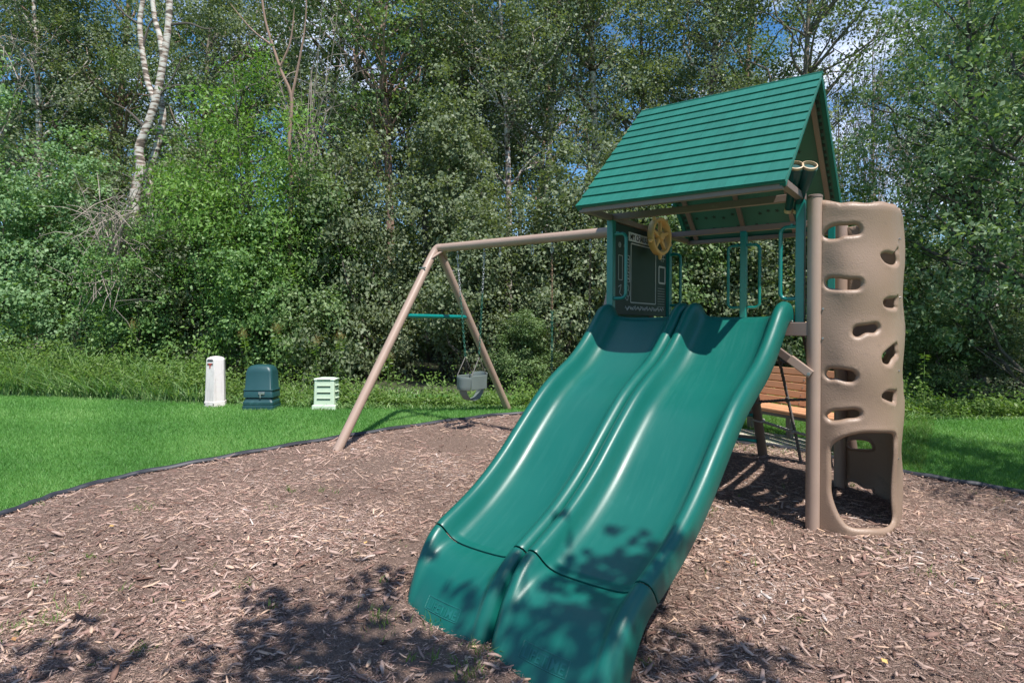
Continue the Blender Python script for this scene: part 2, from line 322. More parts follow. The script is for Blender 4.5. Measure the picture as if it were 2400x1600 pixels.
# concrete pad under the bench
pp = [G(1640, 1014), G(1703, 1027), G(1890, 1061), G(1952, 1068), G(1945, 1040), G(1890, 1032), G(1703, 1003), G(1640, 993)]
pm = MB(); n = len(pp); pm.add([p + Vector((0, 0, -.05)) for p in pp] + [p + Vector((0, 0, .022)) for p in pp], [tuple(range(n, 2 * n))[::-1], tuple(range(n))] + [(i, (i + 1) % n, n + (i + 1) % n, n + i) for i in range(n)])
tag(pm.build('concrete_pad', 'concrete', bevel=.006), kind='structure', label='narrow pale concrete pad under the park bench')
# woods floor sheet
wedge_px = [(-500, 918), (0, 928), (300, 940), (700, 957), (1200, 958), (1500, 960), (1800, 966), (2120, 981), (2400, 985), (2800, 985)]
wedge = [G(*p) for p in wedge_px]
rows = []
for k in (0, 3, 8, 20, 60, 300):
    rows.append([(p.x + (p.x - CAM[0]) * k / 9, p.y + (p.y - CAM[1]) * k / 9, float(gz(p.x + (p.x - CAM[0]) * k / 9, p.y + (p.y - CAM[1]) * k / 9)) + .004 + (.01 if k else 0)) for p in wedge])
wf = MB(); n = len(wedge)
wf.add([p for r in rows for p in r], [(a * n + i, a * n + i + 1, (a + 1) * n + i + 1, (a + 1) * n + i) for a in range(len(rows) - 1) for i in range(n - 1)])
tag(wf.build('forest_floor', 'floor'), kind='structure', label='dark leafy ground under the trees')

# ------------------------------------------------------------------ scattered chips
bare_spots = [(*G(px, py)[:2], r) for px, py, r in ((900, 1480, .22), (1010, 1540, .25), (760, 1540, .2), (1050, 1590, .2), (880, 1100, .35), (1080, 1040, .4), (960, 1300, .2))]
def chips():
    n = 1180000; x = rng.uniform(-4.7, 3, n); y = rng.uniform(-5, 2.3, n)
    d = (x - CAM[0]) * fwd.x + (y - CAM[1]) * fwd.y; l = (x - CAM[0]) * rt0.x + (y - CAM[1]) * rt0.y
    patch = .5 + .5 * np.sin(x * 2.3 + 1.7 * np.sin(y * 1.9)) * np.sin(y * 2.7 + 1.3 * np.sin(x * 2.9) + 1)
    bare = np.zeros(n)
    for bx, by, br in bare_spots: bare = np.maximum(bare, np.exp(-((x - bx) ** 2 + (y - by) ** 2) / br ** 2))
    dens = 74 * (.5 + .5 * patch) * (1 - .85 * bare) * np.clip(2.9 / np.maximum(d, 1), .42, 1.0) ** 2.0
    keep = (d > 1.9) & (np.abs(l / np.maximum(d, .1)) < .92) & (rng.uniform(0, 64, n) < dens)
    x, y, d = x[keep], y[keep], d[keep]; k = in_ring(x, y); x, y, d = x[k], y[k], d[k]; n = len(x)
    Ln = np.exp(rng.normal(-4.10, .62, n)).clip(.006, .11); big = rng.random(n) < .007; Ln[big] = rng.uniform(.06, .12, big.sum())
    Ln *= np.clip(.62 + .075 * (d - 2.2), .62, .95)
    Wd = (Ln * rng.uniform(.09, .30, n)).clip(.0028, .020); Th = Wd * rng.uniform(.2, .45, n)
    a = rng.uniform(0, 2 * np.pi, n); tilt = rng.normal(0, .20, n); rl = rng.normal(0, .45, n)
    ux = np.stack([np.cos(a) * np.cos(tilt), np.sin(a) * np.cos(tilt), np.sin(tilt)], 1); s = np.stack([-np.sin(a), np.cos(a), np.zeros(n)], 1)
    w = np.cross(ux, s); s2 = s * np.cos(rl)[:, None] + w * np.sin(rl)[:, None]; w2 = np.cross(ux, s2)
    z = gz(x, y) + mound(x, y) + rng.uniform(-.002, .016, n) + np.abs(np.sin(tilt)) * Ln * .35
    c = np.stack([x, y, z], 1); h = (Ln / 2)[:, None]; q = (Wd / 2)[:, None]; t = Th[:, None]; j = lambda a_: rng.uniform(1 - a_, 1 + a_, n)[:, None]
    bend = (rng.normal(0, .05, n) * Ln)[:, None]
    P = [c - ux * h - s2 * q * j(.5) * .5, c - ux * h * j(.12) + s2 * q * .5 * j(.6), c + s2 * q * j(.3) + w2 * bend, c + ux * h * j(.1) + s2 * q * .35 * j(.8), c + ux * h * j(.1) - s2 * q * .4 * j(.7), c - s2 * q * j(.3) + w2 * bend]
    top = [p + w2 * t for p in P]
    Vv = np.stack(P + top, 1).reshape(-1, 3)                       # 12 vertices
    fb = np.array([(6, 7, 8, 11), (11, 8, 9, 10), (0, 1, 7, 6), (1, 2, 8, 7), (2, 3, 9, 8), (3, 4, 10, 9), (4, 5, 11, 10), (5, 0, 6, 11)])
    tone = np.clip(rng.beta(1.35, 1.35, n) * .8 + .2 * patch[keep][k], 0, 1)
    V1 = Vv.reshape(n, 12, 3); B = (d < 3.9) & (Ln > .030); nb = int(B.sum())           # the large near chips are solid six-sided slivers
    Fa = (fb[None] + 12 * np.arange(nb)[:, None, None]).reshape(-1, 4)
    Sm = V1[~B][:, [0, 1, 3, 4, 6, 9]]; ns = len(Sm); Sm[:, 4] = (V1[~B][:, 6] + V1[~B][:, 7]) / 2; Sm[:, 5] = (V1[~B][:, 9] + V1[~B][:, 10]) / 2
    fs = np.array([(0, 4, 5, 3), (1, 2, 5, 4), (0, 1, 4, 4), (3, 5, 2, 2)])[:2]; Fb = (fs[None] + nb * 12 + 6 * np.arange(ns)[:, None, None]).reshape(-1, 4)
    me = mesh_np('wood_chips', np.concatenate([V1[B].reshape(-1, 3), Sm.reshape(-1, 3)]), np.concatenate([Fa, Fb]), MT['chip'], tone=np.concatenate([np.repeat(tone[B], 12), np.repeat(tone[~B], 6)])); print('big', nb)
    print('chips', n)
    return tag(link('wood_chips', me), 'loose shredded wood chips covering the play area', 'wood chips', kind='stuff')
chips()

def blade_mesh(name, base, h, w, lean, mat, seg=2, tone=None):
    n = len(base); a = rng.uniform(0, 2 * np.pi, n); b = rng.uniform(0, 2 * np.pi, n)
    s = np.stack([np.cos(a), np.sin(a), 0 * a], 1); ld = np.stack([np.cos(b), np.sin(b), 0 * b], 1); V = []
    for k in range(seg + 1):
        t = k / seg; c = base + np.array([0, 0, 1.]) * (h * (t - .25 * lean * t * t))[:, None] + ld * (h * lean * t * t)[:, None]
        ww = (w * (1 - t) ** .6 / 2)[:, None] if k < seg else (w * .06)[:, None]
        V += [c - s * ww, c + s * ww]
    Vv = np.stack(V, 1).reshape(-1, 3); m = 2 * (seg + 1)
    fb = np.array([(2 * k, 2 * k + 1, 2 * k + 3, 2 * k + 2) for k in range(seg)])
    Fc = (fb[None] + m * np.arange(n)[:, None, None]).reshape(-1, 4)
    if tone is None: tone = rng.beta(2.2, 2.2, n)
    return mesh_np(name, Vv, Fc, MT[mat], tone=np.repeat(tone, m))
wl = np.array([[(p.x - CAM[0]) * rt0.x + (p.y - CAM[1]) * rt0.y, (p.x - CAM[0]) * fwd.x + (p.y - CAM[1]) * fwd.y] for p in wedge])
def wood_depth(l): return np.interp(l, wl[:, 0], wl[:, 1])
def frame_xy(l, d): return CAM[0] + rt0.x * l + fwd.x * d, CAM[1] + rt0.y * l + fwd.y * d
def lawn_blades():
    n = 1150000; u = rng.uniform(-.92, .92, n); d = 2.6 * (13 / 2.6) ** rng.uniform(0, 1, n) ** .8; l = u * d
    x, y = frame_xy(l, d); k = ~in_ring(x, y) & (d < wood_depth(l) + .25) ; x, y, d = x[k], y[k], d[k]
    # leave out what the playset and pad cover
    n = len(x); cut = min(n, 250000); s = rng.permutation(n)[:cut]; x, y, d = x[s], y[s], d[s]; n = cut
    tone = np.clip(rng.beta(2.2, 2.4, n) * .6 + .16 + .20 * np.sin(x * 2.1 + 1.3 * np.sin(y * 1.4)) * np.sin(y * 2.3 - x * .8) + .10 * np.sin(y * 5.1 + x * 2), 0, 1)
    base = np.stack([x, y, gz(x, y) - .004], 1); sc = np.clip(d / 5, .8, 1.7)
    me = blade_mesh('grass', base, rng.uniform(.022, .05, n), .0038 * sc * 1.25, rng.uniform(.2, .9, n), 'blade', 1, tone); print('blades', n)
    tag(link('grass', me), 'short mown bright green grass blades', 'grass', kind='stuff')
lawn_blades()
def reeds():
    n = 17000; u = rng.uniform(-.90, .90, n); base_d = []
    l = u * 9.6; dd = wood_depth(l); d = dd + rng.exponential(.35, n) - .08; l = u * d; x, y = frame_xy(l, d)
    px = 1200 + u * F; tall = np.interp(px, [0, 60, 250, 450, 520, 900, 1200, 1700, 2100, 2200, 2400], [.85, .85, .75, .62, .34, .20, .16, .20, .28, .16, .12])
    h = tall * rng.uniform(.45, 1.1, n) * np.clip(.55 + (d - dd), .55, 1.0)
    me = blade_mesh('tall_grass', np.stack([x, y, gz(x, y) - .01], 1), h, rng.uniform(.010, .026, n), rng.uniform(.2, 1.2, n), 'reed', 4)
    tag(link('tall_grass', me), 'tall unmown grass and reeds at the edge of the woods', 'tall grass', kind='stuff')
reeds()
def cover():
    n = 52000; u = np.where(rng.random(n) < .3, rng.uniform(-.92, -.5, n), rng.uniform(-.92, .92, n)); l = u * 9.8; dd = wood_depth(l); d = dd + rng.exponential(.28, n) + .02; l = u * d; x, y = frame_xy(l, d)
    cl = .5 + .5 * np.sin(x * 4.3 + 2 * np.sin(y * 3.1)) * np.sin(y * 5.3 + x * 1.7); h = rng.random(n) ** 1.2 * (.10 + .36 * cl + .45 * np.interp(1200 + u * F, [0, 470, 600], [1, .7, 0])) * np.clip(.35 + (d - dd) * 1.6, .3, 1.1)
    return np.stack([x, y, gz(x, y) + h + .01], 1), cl
def weeds():
    P = []; spots = [(900, 1470, 26, .10), (880, 1450, 16, .08), (1000, 1465, 16, .09), (1130, 1535, 25, .06), (1100, 1590, 50, .06), (320, 1540, 50, .05), (90, 1470, 50, .09), (140, 1440, 50, .12), (30, 1490, 40, .1), (505, 953, 90, .13), (614, 960, 110, .18), (765, 961, 90, .13), (330, 1195, 60, .1), (700, 1240, 20, .05), (1060, 1370, 20, .04), (2050, 1290, 40, .15), (1700, 1045, 160, .25), (1800, 1062, 160, .2), (560, 1380, 20, .05), (820, 1300, 20, .05), (1890, 1072, 120, .2), (640, 1200, 30, .1), (2180, 1350, 20, .06), (1560, 1190, 20, .04)]
    for i in range(90):
        spots.append((random.uniform(20, 2380), random.uniform(1080, 1590), random.randint(4, 12), .03))
    for px, py, k, r in spots:
        g = G(px, py)
        if not in_ring(np.array([g.x]), np.array([g.y]))[0] and py > 1080: continue
        for i in range(k): P.append((g.x + random.gauss(0, r * .6), g.y + random.gauss(0, r * .6), g.z + .008))
    P = np.array(P); me = blade_mesh('weeds', P, rng.uniform(.02, .06, len(P)), rng.uniform(.003, .007, len(P)), rng.uniform(.3, 1.2, len(P)), 'weed', 2)
    tag(link('weeds', me), 'small green weeds sprouting through the wood chips', 'weeds', kind='stuff')
weeds()
def grass_gap():
    n = 60000; P = []
    a = G(1640, 990); X = rng.uniform(-2.2, .6, n); Y = rng.uniform(1.85, 5.5, n)
    k = ~in_ring(X, Y); X, Y = X[k][:30000], Y[k][:30000]
    PD = in_ring(X, Y, np.array([(p.x, p.y) for p in pp]))
    X, Y = X[~PD], Y[~PD]
    me = blade_mesh('rough_grass', np.stack([X, Y, gz(X, Y) - .004], 1), rng.uniform(.03, .09, len(X)), rng.uniform(.003, .007, len(X)), rng.uniform(.2, 1, len(X)), 'weed', 2)
    tag(link('rough_grass', me), 'rougher yellow green grass behind the bench', 'grass', kind='stuff')
grass_gap()

exec_marker = 0
# ------------------------------------------------------------------ PLAYSET
PS = thing('playset', 'large play tower with green gabled roof, double wavy slide, climbing wall and attached swing frame', 'playset', (0, 0, float(gz(0, 0))))
def part(mb, name, mat, parent=None, label=None, **k):
    o = mb.build(name, mat, parent or PS, **k)
    if label: o['label'] = label
    return o
off = Vector(PS.location)
def shift(o):   # parts are authored in world coordinates; the playset's Empty stands at its base
    o.matrix_parent_inverse = Matrix.Translation(-off); return o
TL, TW, ZF, ZD = 1.40, 1.17, 2.145, 1.342       # tower width (to the left), depth, frame and deck height
ZR, EO = 3.167, .50
# posts
for x, y in ((0, 0), (-TL, 0), (-TL, TW), (0, TW), (-TL / 2, TW)):
    b = MB(); b.box((x, y, (ZD + ZF) / 2 - .01), (.055, .055, ZF - ZD + .02)); shift(part(b, 'post', 'teal', bevel=.006))
# deck
b = MB(); b.box((-TL / 2 - .01, TW / 2, ZD - .014), (TL - .02, TW - .08, .024)); shift(part(b, 'deck', 'cream', bevel=.006))
b = MB(); b.box((-.11, -.02, ZD + .002), (.15, .07, .018)); shift(part(b, 'deck_trim', 'white', bevel=.004))
for a, c in (((-TL - .02, -.045), (.062, -.045)), ((-TL - .02, TW + .045), (.10, TW + .045))):
    b = MB(); b.bar((a[0], a[1], ZD - .055), (c[0], c[1], ZD - .055), .035, .09); shift(part(b, 'deck_beam', 'brown', bevel=.005))
for x in (-TL - .02, .02):
    b = MB(); b.bar((x, -.02, ZD - .06), (x, TW + .02, ZD - .06), .035, .08); shift(part(b, 'deck_beam', 'brown', bevel=.005))
# knee brace under the deck, bolted to the round post
b = MB(); b.bar((-.30, -.05, 1.275), (-.02, -.085, 1.07), .03, .05); br = shift(part(b, 'knee_brace', 'brown', bevel=.004))
b = MB(); b.bar((-.045, -.088, 1.095), (.085, -.082, .995), .036, .056); shift(part(b, 'brace_bracket', 'tanpost', bevel=.005))
b = MB(); b.tube([(.075, -.10, 1.0), (.075, -.115, 1.0)], .011, 8); shift(part(b, 'bolt', 'zinc', smooth=True))
# rear splayed legs and ladder
for x, fx, lab in ((-TL / 2, -.60, None), (0, .15, None), (-TL, -1.55, None)):
    g = float(gz(fx, 1.49)); b = MB(); b.tube([(x, TW + .03, ZD), (fx, 1.49, g - .02)], .042, 16); shift(part(b, 'leg', 'dbrown', smooth=True))
for i, z in enumerate((.27, .51, .75, .99, 1.2)):
    t = (ZD - z) / ZD; y = TW + .03 + .32 * t - .03; xa = -1.40 - .15 * t; xb = -.72 + .10 * t
    b = MB(); b.box(((xa + xb) / 2, y + .02, z + .012), (xb - xa, .085, .02)); st = shift(part(b, 'ladder_step', 'dbrown', bevel=.004))
    b = MB(); b.tube([(xa, y - .03, z - .008), (xb, y - .03, z - .008)], .016, 10); f_ = shift(part(b, 'step_bar', 'teal', smooth=True))
# roof frame
for y in (0, TW):
    b = MB(); b.bar((-TL - .03, y, ZF + .02), (.03, y, ZF + .02), .04, .05); shift(part(b, 'roof_beam', 'brown', bevel=.004))
for y0, y1 in ((-EO + .03, .0), (TW, TW + EO - .03)):
    for x in (-TL, 0):
        b = MB(); b.bar((x, y0, ZF + .018), (x, y1, ZF + .018), .045, .045); shift(part(b, 'roof_bracket', 'brown', bevel=.004))
for x in (-TL,):
    b = MB(); b.bar((x, .03, ZF + .018), (x, TW - .03, ZF + .018), .04, .045); shift(part(b, 'roof_beam', 'brown', bevel=.004))
for y in (-EO + .01, TW + EO - .01):
    b = MB(); b.bar((-TL - .0, y, ZF - .0), (.0, y, ZF - .0), .04, .04); shift(part(b, 'eave_beam', 'brown', bevel=.004))
def roof_pt(side, t, x, n=0):       # t 0 at the eave, 1 at the ridge; n along the outward normal
    yc = TW / 2; e = Vector((x, -EO - .02 if side < 0 else TW + EO + .02, ZF + .012)); r = Vector((x, yc, ZR)); d = r - e
    nn = Vector((0, side * d.z, abs(d.y))).normalized(); return e + d * t + nn * n
XL, XR = -TL - .015, .022
RF = link('roof', MB().box((0, 0, 0), (.001, .001, .001)).mesh('roof', 'roof'), PS)
bb = MB()
for side in (-1, 1):
    P = [roof_pt(side, 0, XL, 0), roof_pt(side, 0, XR, 0), roof_pt(side, 1, XR, 0), roof_pt(side, 1, XL, 0)]
    Q = [roof_pt(side, 0, XL, .012), roof_pt(side, 0, XR, .012), roof_pt(side, 1, XR, .012), roof_pt(side, 1, XL, .012)]
    bb.add(P + Q, [(0, 1, 2, 3), (7, 6, 5, 4), (0, 4, 5, 1), (1, 5, 6, 2), (2, 6, 7, 3), (3, 7, 4, 0)])
RF.data = bb.mesh('roof', 'under'); shift(RF)
# shingles: 12 courses of 12 on each slope, each its own piece
slope_len = (roof_pt(-1, 1, 0) - roof_pt(-1, 0, 0)).length
NR, NC = 12, 12; cw = (XR - XL) / NC; ch = slope_len / NR
sm = MB(); w_, h_ = cw - .0012, ch * 1.04; th0, th1 = .0145, .003
sm.add([(0, 0, 0), (w_, 0, 0), (w_, h_, 0), (0, h_, 0), (0, 0, th0), (w_, 0, th0), (w_, h_, th1), (0, h_, th1)], [(3, 2, 1, 0), (4, 5, 6, 7), (0, 1, 5, 4), (1, 2, 6, 5), (2, 3, 7, 6), (3, 0, 4, 7)])
shm = sm.mesh('shingle', 'roof')
for side in (-1, 1):
    for r in range(NR):
        for c in range(NC):
            ex = (roof_pt(side, 1, 0) - roof_pt(side, 0, 0)).normalized(); nn = (roof_pt(side, 0, 0, 1) - roof_pt(side, 0, 0)).normalized()
            xa = Vector((1, 0, 0)) if side < 0 else Vector((-1, 0, 0)); x0 = XL + c * cw if side < 0 else XR - c * cw
            o = link('shingle', shm, RF); mw = rot_axes(xa, ex, nn).to_4x4()
            p = roof_pt(side, 0, x0, .0125 + random.uniform(0, .0006)) + ex * (r * ch - (.004 if r == 0 else .0)); mw.translation = p
            o.matrix_world = mw if False else mw
            o.matrix_parent_inverse = Matrix.Identity(4); o.matrix_basis = mw
# ridge cap and rafters
b = MB(); b.bar((XL - .004, TW / 2, ZR + .012), (XR + .004, TW / 2, ZR + .012), .03, .022); o = part(b, 'ridge_cap', 'roof', RF, bevel=.004)
for side in (-1, 1):
    for x in (-TL + .1, -TL / 2 - .12, -TL / 2 + .32, -.07):
        b = MB(); b.bar(roof_pt(side, .03, x, -.016), roof_pt(side, .97, x, -.016), .04, .03, up=(0, side, .5)); part(b, 'rafter', 'brown', RF, bevel=.003)
# scalloped trim along the rakes, underside
for side in (-1, 1):
    for x in (XR - .02, XL + .02):
        b = MB(); b.bar(roof_pt(side, .0, x, -.012), roof_pt(side, .985, x, -.012), .035, .024, up=(0, side, .5)); part(b, 'rake_trim', 'roof', RF, bevel=.002)
        b = MB()
        for k in range(22):
            q = roof_pt(side, .03 + k * .043, x - .045 * (1 if x > -.5 else -1), -.002); q2 = roof_pt(side, .03 + k * .043 + .02, x - .045 * (1 if x > -.5 else -1), -.002); b.bar(q, q2, .025, .004, up=(0, side, .5))
        tag(part(b, 'rake_slots', 'star', RF), kind='stuff')
# star embossing on the underside
def star_poly(r): return [(r * (1 if k % 2 == 0 else .45) * math.sin(k * math.pi / 5), r * (1 if k % 2 == 0 else .45) * math.cos(k * math.pi / 5)) for k in range(10)]
sp = MB(); P = star_poly(.021); sp.add([(x, y, 0) for x, y in P] + [(x, y, .003) for x, y in P], [tuple(range(10, 20)), tuple(range(10))[::-1]] + [(i, (i + 1) % 10, 10 + (i + 1) % 10, 10 + i) for i in range(10)])
stm = sp.mesh('star', 'star')
for side in (-1, 1):
    ex = (roof_pt(side, 1, 0) - roof_pt(side, 0, 0)).normalized(); nn = (roof_pt(side, 0, 0, 1) - roof_pt(side, 0, 0)).normalized()
    for i in range(9):
        for j in range(14):
            if (j % 7) == 6: continue
            x = XL + .14 + (j + .5 * (i % 2)) * .083 + random.uniform(-.012, .012); t = .09 + i * .098 + random.uniform(-.015, .015)
            if x > XR - .12: continue
            o = link('star', stm, RF); a = random.uniform(0, 6.28); X = Vector((1, 0, 0)) * math.cos(a) + ex * math.sin(a); Z = -nn; Y = Z.cross(X)
            mw = rot_axes(X, Y, Z).to_4x4(); mw.translation = roof_pt(side, t, x, .0); o.matrix_basis = mw

# --- handles
def c_handle(x, y, z0, z1, reach, axis=0):
    r = .04; d = Vector((reach, 0, 0)) if axis == 0 else Vector((0, reach, 0)); s = d.normalized(); P = [Vector((x, y, z1))]
    e = d.length - r; 
    for k in range(0, 7): a = k / 6 * math.pi / 2; P.append(Vector((x, y, z1 - r)) + s * (e + r * math.sin(a)) + Vector((0, 0, r * math.cos(a))))
    for k in range(0, 7): a = k / 6 * math.pi / 2; P.append(Vector((x, y, z0 + r)) + s * (e + r * math.cos(a)) - Vector((0, 0, r * math.sin(a))))
    P.append(Vector((x, y, z0))); b = MB(); b.tube(P, .0135, 10); b.tube([Vector((x, y, z1)) + s * .035 + Vector((0, 0, -.0)), Vector((x, y, z1)) + s * .035 + Vector((0, 0, .02))], .012, 8)
    shift(part(b, 'handle', 'teal', smooth=True))
c_handle(-.02, 0, 1.49, 1.97, -.105); c_handle(-TL + .02, 0, 1.52, 2.03, .11); c_handle(-TL / 2 - .02, TW, 1.47, 2.02, -.115)
c_handle(-TL / 2 + .02, TW, 1.47, 2.02, .115); c_handle(-TL + .02, TW, 1.50, 1.98, .10)

# --- chalkboard on the left side
b = MB(); BX = -TL + .0; b.box((BX - .012, TW / 2 + .0, 1.765), (.02, TW - .075, .75)); CB = part(b, 'chalkboard', 'chalk', bevel=.006); shift(CB)
def strips(lines, mat='white', w=.008, name='chalk_drawing', z=.0):
    b = MB(); X = BX + z
    for ln in lines:
        for (y0, z0), (y1, z1) in zip(ln[:-1], ln[1:]):
            b.bar((X, y0, z0), (X, y1, z1), w, .0025, up=(1, 0, 0))
    return part(b, name, mat, CB)
def rect(y0, z0, y1, z1): return [(y0, z0), (y1, z0), (y1, z1), (y0, z1), (y0, z0)]
strips([rect(.36, 1.50, .875, 2.0)], name='board_outline', w=.009)
strips([rect(.95, 1.70, 1.09, 1.85)], name='small_frame', w=.016)
strips([[(.96, 1.93), (1.09, 1.93)], [(.96, 1.965), (1.09, 1.965)], [(1.0, 1.90), (1.0, 2.0)], [(1.045, 1.90), (1.045, 2.0)]], name='noughts_grid', w=.006)
strips([[(.93 + .02 * i, 1.48 + .024 * j), (.937 + .02 * i, 1.48 + .024 * j)] for i in range(8) for j in range(8)], name='dot_grid', w=.006)
zig = [[(.25 + .022 * i, 1.452 + .016 * math.sin(i * 2.3) + .008 * math.sin(i * 5.1)) for i in range(38)], [(.26 + .022 * i, 1.452 + .016 * math.cos(i * 1.7)) for i in range(36)]]
strips(zig, name='scribble', w=.005)
maze = [rect(.255, 1.67, .335, 1.89)] + [[(.265 + .01 * (i % 3), 1.69 + .027 * i), (.325 - .012 * (i % 2), 1.695 + .027 * i), (.30, 1.705 + .027 * i)] for i in range(7)]
strips(maze, name='maze', w=.005); strips([rect(.13, 1.68, .20, 1.88)], name='small_outline', w=.005)
def ring2(y, z, r): return [(y + r * math.cos(a * .5236), z + r * math.sin(a * .5236)) for a in range(13)]
strips([ring2(.15, 1.965, .02), ring2(.25, 1.965, .02), ring2(.15, 1.965, .008), ring2(.25, 1.965, .008), ring2(.3, 1.62, .022), ring2(.31, 1.575, .028), ring2(.29, 1.535, .02), ring2(.25, 1.545, .015), [(.13, 1.62), (.18, 1.64), (.15, 1.57), (.19, 1.55)], [(.22, 2.065), (.27, 2.065), (.27, 2.04), (.30, 2.04)]], name='doodles', w=.005)
b = MB(); b.box((BX + .001, .60, 2.055), (.006, .58, .075)); LP = part(b, 'name_plate', 'white', CB, bevel=.002)
def text_mesh(body, size, name, mat, depth=.0):
    cu = bpy.data.curves.new(name, 'FONT'); cu.body = body; cu.size = size; cu.extrude = depth; cu.resolution_u = 3; cu.offset = size * .012
    to = bpy.data.objects.new(name, cu); me = bpy.data.meshes.new_from_object(to); bpy.data.objects.remove(to); me.materials.clear(); me.materials.append(MT[mat]); return me
o = link('lettering', text_mesh('MY CHALKBOARD', .066, 'lettering', 'ink', .0008), CB)
mw = rot_axes(Vector((0, 1, 0)), Vector((0, 0, 1)), Vector((1, 0, 0))).to_4x4(); mw.translation = Vector((BX + .0052, .335, 2.032)); o.matrix_basis = mw

# --- steering wheel
WH = Vector((-1.285, .70, 2.09)); wn_ = Vector((math.cos(-.12), math.sin(-.12), 0)); wy = Vector((0, 0, 1)); wx = wy.cross(wn_)
def wpt(r, a, n=0): return WH + (wx * math.cos(a) + wy * math.sin(a)) * r + wn_ * n
b = MB(); n = 48; prof = [(.165, -.03), (.168, .012), (.160, .024), (.138, .024), (.130, .012), (.130, -.03)]
V = [wpt(r, 2 * math.pi * k / n, h) for k in range(n) for r, h in prof]; m = len(prof)
b.add(V, [(k * m + i, k * m + (i + 1) % m, ((k + 1) % n) * m + (i + 1) % m, ((k + 1) % n) * m + i) for k in range(n) for i in range(m)])
WR = shift(part(b, 'steering_wheel', 'gold', smooth=True))
for k in range(5):
    a = math.pi / 2 + k * 2 * math.pi / 5; b = MB(); t = Vector(wx * -math.sin(a) + wy * math.cos(a)); r0 = .03
    b.loft([[wpt(r, a, -.012) + t * w, wpt(r, a, -.012) - t * w, wpt(r, a, .012) - t * w * .7, wpt(r, a, .012) + t * w * .7] for r, w in ((.02, .03), (.07, .02), (.135, .013))]); part(b, 'spoke', 'gold', WR, bevel=.003)
for k in range(5):
    a = math.pi / 2 + k * 2 * math.pi / 5 + math.pi / 5
    b = MB(); b.tube([wpt(.165, a, 0), wpt(.19, a, 0), wpt(.205, a, 0)], [.020, .016, .006], 8); part(b, 'knob', 'gold', WR, smooth=True)
b = MB(); b.tube([wpt(0, 0, -.03), wpt(0, 0, .02), wpt(0, 0, .03)], [.04, .04, .03], 20); part(b, 'hub', 'gold', WR, smooth=True)
b = MB(); b.tube([WH - wn_ * .10, WH - wn_ * .03], .018, 10); part(b, 'axle', 'zinc', WR, smooth=True)

# --- binoculars on the roof corner
e0 = Vector((-.055, .015, 2.09)); e1 = Vector((.045, -.19, 2.315)); ax = (e1 - e0).normalized(); sd = ax.cross(Vector((0, 0, 1))).normalized(); sd = (Vector((1, .35, 0)) - ax * Vector((1, .35, 0)).dot(ax)).normalized()
BN = None
for s in (-1, 1):
    c0, c1 = e0 + sd * s * .026, e1 + sd * s * .040; L_ = c1 - c0
    b = MB(); b.tube([c0 + L_ * t for t in (0, .15, .42, .5, .9, 1)], [.022, .024, .028, .032, .050, .051], 20)
    o = shift(part(b, 'binocular_barrel', 'dkgreen', smooth=True))
    b = MB(); V = []; n = 24; u = L_.normalized().orthogonal().normalized(); w = L_.normalized().cross(u); pr = [(.045, -.012), (.047, .018), (.041, .020), (.037, -.012)]
    for k in range(n):
        a = 2 * math.pi * k / n
        for r, h in pr: V.append(c1 + (u * math.cos(a) + w * math.sin(a)) * r + L_.normalized() * h)
    b.add(V, [(k * 4 + i, k * 4 + (i + 1) % 4, ((k + 1) % n) * 4 + (i + 1) % 4, ((k + 1) % n) * 4 + i) for k in range(n) for i in range(4)])
    part(b, 'lens_ring', 'cream', o, smooth=True)
    b = MB(); b.tube([c0 - L_.normalized() * .02, c0 + L_.normalized() * .004], [.026, .026], 16); part(b, 'eyepiece', 'cream', o, smooth=True)
b = MB(); b.bar(e0 + (e1 - e0) * .5 - sd * .04, e0 + (e1 - e0) * .5 + sd * .04, .03, .04, up=ax); b.bar(e0 + (e1 - e0) * .45, Vector((.0, .0, ZF)), .03, .03, up=(1, 0, 0)); shift(part(b, 'binocular_mount', 'dkgreen', bevel=.005))

